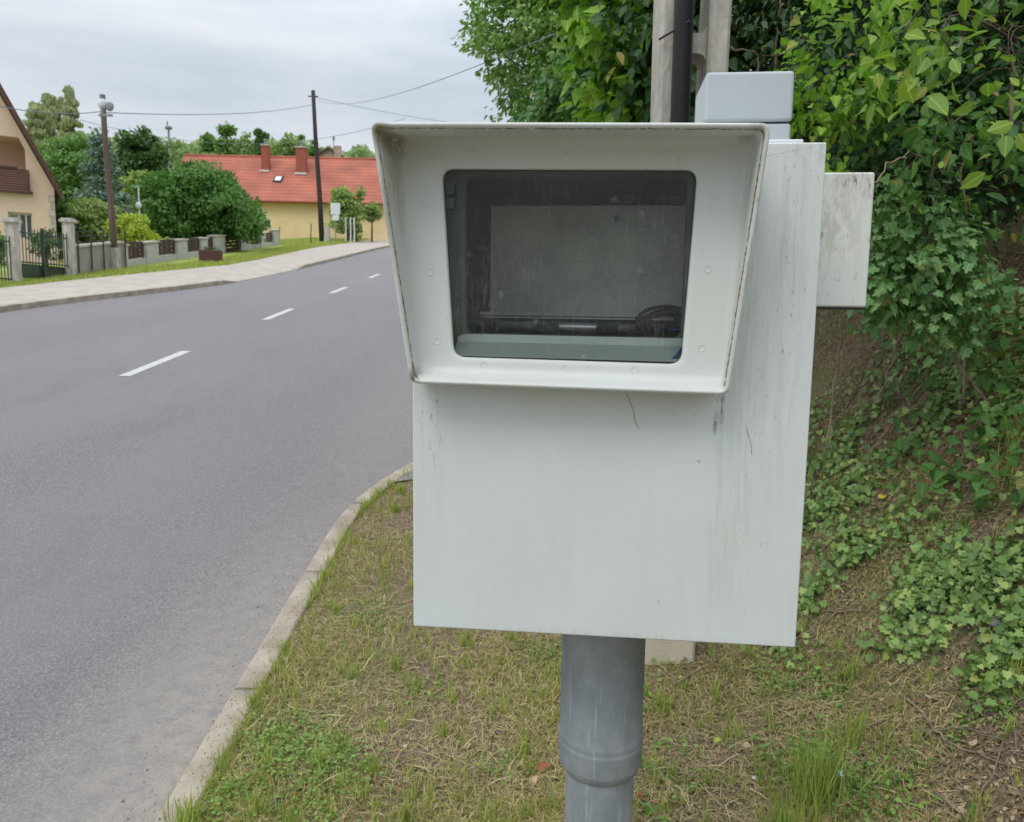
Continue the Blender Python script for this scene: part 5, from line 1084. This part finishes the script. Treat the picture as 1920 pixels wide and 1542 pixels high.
# ivy
P = np.concatenate([seen(24000, rg, 1440, 2000, 560, 1250), world(9000, rg, 1.7, 4.2, .8, 6.1)]); P = P[onv(P)]
h = vg(P[:, 0], P[:, 1])-base(P[:, 0], P[:, 1])-.085
den = np.clip(2.4*nf(P, 8.3, .9)-.95, 0, 1)*np.clip((h-.03)*4, .10, 1)*np.clip(1.5*nf(P, 23, 2.)-.1, 0, 1)
litter = (np.hypot((P[:, 0]-vhit(1600, 650)[0])*1.0, (P[:, 1]-vhit(1600, 650)[1])*.8) < .33) | (np.hypot(P[:, 0]-vhit(1700, 920)[0], P[:, 1]-vhit(1700, 920)[1]) < .17)
den = np.where(litter, den*.15, den); P = P[rg.random(len(P)) < den*.34]
ex = []
for (u, v, r, k) in [(1780, 1090, .13, 520), (1730, 1130, .08, 180), (1560, 1000, .15, 300), (1560, 1100, .12, 130), (1800, 800, .2, 500), (1650, 800, .24, 900), (1780, 750, .25, 700), (1560, 770, .12, 240), (1545, 960, .14, 420), (1600, 1050, .11, 260), (1540, 1120, .09, 160), (1880, 820, .2, 500), (1500, 900, .1, 200), (1700, 650, .12, 120), (1850, 1260, .05, 40), (1870, 1300, .05, 40), (1480, 1220, .08, 60), (1900, 1090, .07, 90), (1800, 1520, .05, 16), (1880, 720, .25, 400)]:
    p = vhit(u, v); q_ = rg.normal(0, r*.6, (k, 2)); ex.append(np.stack([p[0]+q_[:, 0], p[1]+q_[:, 1], vg(p[0]+q_[:, 0], p[1]+q_[:, 1])], -1))
ex = np.concatenate(ex); ex = ex[rg.random(len(ex)) < np.clip(3.2*nf(ex, 13, .4)-1.0, .06, 1)*.8]; P = np.concatenate([P, ex]); n = len(P); no = snor(P); P = P+no*rg.uniform(.01, .07, n)[:, None]
mk('ivy_cover', 'dense ivy leaves covering the bank beside the cabinet', 'ivy', mIvy, 'ivy', P, nrm(np.cross(no, rg.normal(0, 1, (n, 3))))*.7+[0, -.5, -.3], no*.6+rg.normal(0, .5, (n, 3))+[0, -.2, .3], rg.uniform(.014, .036, n))
P = seen(260, rg, 1700, 2000, 620, 960); n = len(P); no = snor(P)
mk('broad_weeds', 'broad pale green leaves among the ivy at the right edge', 'weeds', vMid, 'heart', P+no*rg.uniform(.04, .12, n)[:, None], rg.normal(0, .6, (n, 3))+[-.2, -.4, -.1], no+rg.normal(0, .3, (n, 3))+[0, -.2, .4], rg.uniform(.035, .062, n))
# dense twigs and dead vines over the bank as ground cover
q = MB()
for i in range(300):
    p = vhit(rg.uniform(1490, 1950), rg.uniform(560, 1500) if i > 110 else rg.uniform(570, 820)) ; a = rg.random()*6.283; L = rg.uniform(.06, .3); pts = []
    for s_ in np.linspace(-.5, .5, 7):
        x, y = p[0]+math.cos(a)*L*s_+rg.normal(0, .004), p[1]+math.sin(a)*L*s_+rg.normal(0, .004); pts.append((x, y, float(vg(x, y))+.008+.03*rg.random()*(1-abs(2*s_))))
    q.tube(pts, rg.uniform(.0008, .0019), 5)
o = q.build('fine_twigs', mVine); tag(o, 'fine dead twigs tangled over bank and litter', 'twigs', kind='stuff')
# individual twigs, dead leaves, stones
def twig(label, pts, r, cat='twig'):
    P = [vhit(*p) for p in pts]; out_ = []; r2 = np.random.default_rng(int(pts[0][0]))
    for a, b_ in zip(P[:-1], P[1:]):
        for s_ in np.linspace(0, 1, 6)[:-1]: c = a+(b_-a)*s_+r2.normal(0, .003, 3)*[1, 1, 0]; c[2] = vg(c[0], c[1])+.012; out_.append(c)
    c = P[-1].copy(); c[2] += .01; out_.append(c); q = MB(); q.tube(out_, np.linspace(r, r*.5, len(out_)), 6); tag(q.build('fallen_twig', mVine, smooth=True), label, cat, 'fallen twigs on the verge')
twig('straight pale twig lying on bare soil left of the post', [(898, 1541), (912, 1470), (930, 1405)], .0035)
twig('short pale twig touching the left side of the post at the bottom', [(1012, 1492), (1056, 1512)], .0035)
twig('long curved twig crossing the litter at the lower right', [(1690, 1310), (1735, 1350), (1770, 1395), (1830, 1420), (1925, 1450)], .005)
twig('thin horizontal twig on the bank at the right edge', [(1815, 1030), (1860, 1032), (1930, 1036)], .005)
twig('twig lying below the ivy patch right of the cabinet', [(1540, 1152), (1615, 1150)], .004)
twig('bent twig right of the concrete pole foot', [(1270, 1285), (1350, 1240)], .004)
twig('small dark twig lying on the road edge by the kerb', [(440, 1228), (470, 1222)], .003) if False else None
twig('twig lying in the litter at the bottom right corner', [(1750, 1490), (1800, 1530), (1830, 1560)], .005)
twig('thin twig along the lower right litter', [(1630, 1365), (1680, 1345), (1700, 1345)], .004)
twig('thick brown stick half hidden in the ivy on the bank', [(1612, 795), (1650, 770)], .010)
mLeafC = {k: basic(k, c, tuple(x*.6 for x in c), 60, .8) for k, c in (('dead_leaf_rust', (.32, .11, .05)), ('dead_leaf_tan', (.52, .36, .22)), ('dead_leaf_yellow', (.62, .48, .05)), ('dead_leaf_brown', (.22, .12, .07)), ('leaf_lime', (.40, .46, .06)))}
def dleaf(u, v, L, mt, label, ang, lift=.012):
    p = vhit(u, v); c = np.array([[p[0], p[1], float(vg(p[0], p[1]))+lift]]); r2 = np.random.default_rng(int(u+v)); no = snor(c)+r2.normal(0, .25, (1, 3))
    ax = np.array([[math.cos(ang), math.sin(ang), .15]]); k = 6
    o = scatter('fallen_leaf', mLeafC[mt], 'dead', c-ax*L/2, ax, no, L, r2); o.modifiers.new('sub', 'SUBSURF').render_levels = 1; tag(o, label, 'leaf', 'fallen leaves lying singly')
dleaf(1140+0, 1480, .0, 'dead_leaf_tan', '', 0) if False else None
dleaf(1020, 1445, .06, 'dead_leaf_rust', 'rust coloured dead leaf just left of the post sleeve', .3)
dleaf(985, 1450, .045, 'dead_leaf_brown', 'brown curled leaf left of the rust coloured one beside the post', 2)
dleaf(1000, 1470, .05, 'dead_leaf_tan', 'tan dead leaf below the rust leaf beside the post', 1.2)
dleaf(876, 1405, .035, 'dead_leaf_tan', 'pale orange dead leaf on bare soil left of the post', .9)
dleaf(858, 1384, .03, 'dead_leaf_brown', 'small brown leaf above the pale orange leaf left of the post', 2.5)
dleaf(758, 1480, .035, 'dead_leaf_brown', 'brown leaf below and left of the pale orange leaf', .2)
dleaf(1200, 1500, .04, 'dead_leaf_rust', 'orange dead leaf right of the post at the bottom', 2.2)
dleaf(1252, 1475, .035, 'dead_leaf_tan', 'tan upright dead leaf right of the post', 1.4)
dleaf(1826, 1410, .05, 'dead_leaf_tan', 'tan leaf caught on the long curved twig at lower right', .8, .03)
dleaf(1655, 940, .055, 'dead_leaf_yellow', 'yellow fallen leaf in the litter patch on the bank', .4, .02)
dleaf(1650, 900, .04, 'dead_leaf_tan', 'pale orange leaf just above the yellow leaf on the bank', 1.8, .02)
dleaf(1615, 908, .035, 'dead_leaf_rust', 'small rust leaf left of the pale orange leaf on the bank', 2.8, .02)
dleaf(1633, 968, .04, 'dead_leaf_rust', 'rusty leaf below the yellow leaf on the bank', .1, .02)
dleaf(1615, 1185, .032, 'dead_leaf_tan', 'pale oval leaf lying below the bank ivy, right of the cabinet corner', 2.0)
dleaf(1512, 1130, .03, 'leaf_lime', 'lime green leaf close to the cabinet right edge', .2)
dleaf(1347, 1395, .035, 'leaf_lime', 'lime leaf right of the post in the straw', .1)
dleaf(1275, 1275, .022, 'leaf_lime', 'small lime leaf near the concrete pole foot', 1.5)
dleaf(1660, 1465, .03, 'leaf_lime', 'pale lime leaf in the soil at the lower right', .3)
dleaf(1725, 1320, .04, 'dead_leaf_brown', 'curled brown leaf in the litter at the lower right', .7)
dleaf(1600, 870, .06, 'leaf_lime', 'pale yellow-green dying leaf over the ivy', 3.1, .05)
mStone = basic('stone', (.40, .34, .30), (.26, .22, .19), 30, .9, .5, 120); mStoneD = basic('dark_stone', (.12, .125, .135), (.07, .07, .075), 30, .9, .5, 120)
def stone(u, v, r, label, mt=mStone):
    p = vhit(u, v); r2 = np.random.default_rng(int(u)); bm = bmesh.new(); bmesh.ops.create_icosphere(bm, subdivisions=3, radius=1)
    f = r2.normal(0, 1, (7, 3))
    for w in bm.verts:
        d_ = np.array(w.co); k = 1
        for q_ in f: k = min(k, .78/max(.01, abs(d_@q_)/np.linalg.norm(q_)) if abs(d_@q_)/np.linalg.norm(q_) > .78 else 1)
        w.co = Vector(d_*k*r*np.array([1, .8, .6])+[0, 0, 0])
    me = bpy.data.meshes.new('stone'); bm.to_mesh(me); bm.free(); o = link(me, 'stone', mt, smooth=True); o.location = (p[0], p[1], float(vg(p[0], p[1]))+r*.3); o.rotation_euler[2] = r2.random()*6
    tag(o, label, 'stone', 'stones on the verge')
stone(1750, 1160, .022, 'pinkish brown stone under the ivy patch on the right')
stone(1866, 1172, .03, 'flat grey brown stone right of the pinkish stone', basic('flat_stone', (.3, .28, .27), (.2, .19, .18), 30, .9))
stone(518, 1508, .018, 'dark grey stone near the kerb at the bottom left', mStoneD)
stone(932, 1376, .014, 'small dark stone in bare soil left of the post', mStoneD)
stone(1042, 1489, .010, 'tiny pale pebble beside the foot of the post', basic('pale_pebble', (.55, .5, .42), None, 20, .9))
stone(760, 1402, .010, 'pale pebble in bare soil above the curled brown leaf', basic('pale_pebble_b', (.55, .47, .42), None, 20, .9))
stone(1415, 1462, .012, 'chalky pebble between the bottom tufts right of the post', basic('pale_pebble_c', (.58, .56, .48), None, 20, .9))
p = vhit(1575, 1462); q = MB(); z = float(vg(p[0], p[1]))+.01
q.add([(p[0]-.006, p[1]-.012, z), (p[0]+.007, p[1]-.009, z+.004), (p[0]+.009, p[1]+.012, z+.016), (p[0]-.003, p[1]+.014, z+.010)], [(0, 1, 2, 3)]); q.add([(p[0]-.006, p[1]-.012, z-.001), (p[0]+.004, p[1]-.02, z+.008), (p[0]-.008, p[1]-.014, z+.012)], [(0, 1, 2)])
tag(q.build('litter_scrap', basic('blue_plastic', (.04, .25, .6), (.6, .65, .7), 60, .4)), 'tiny blue and white plastic scrap next to the tall grass tuft', 'litter')
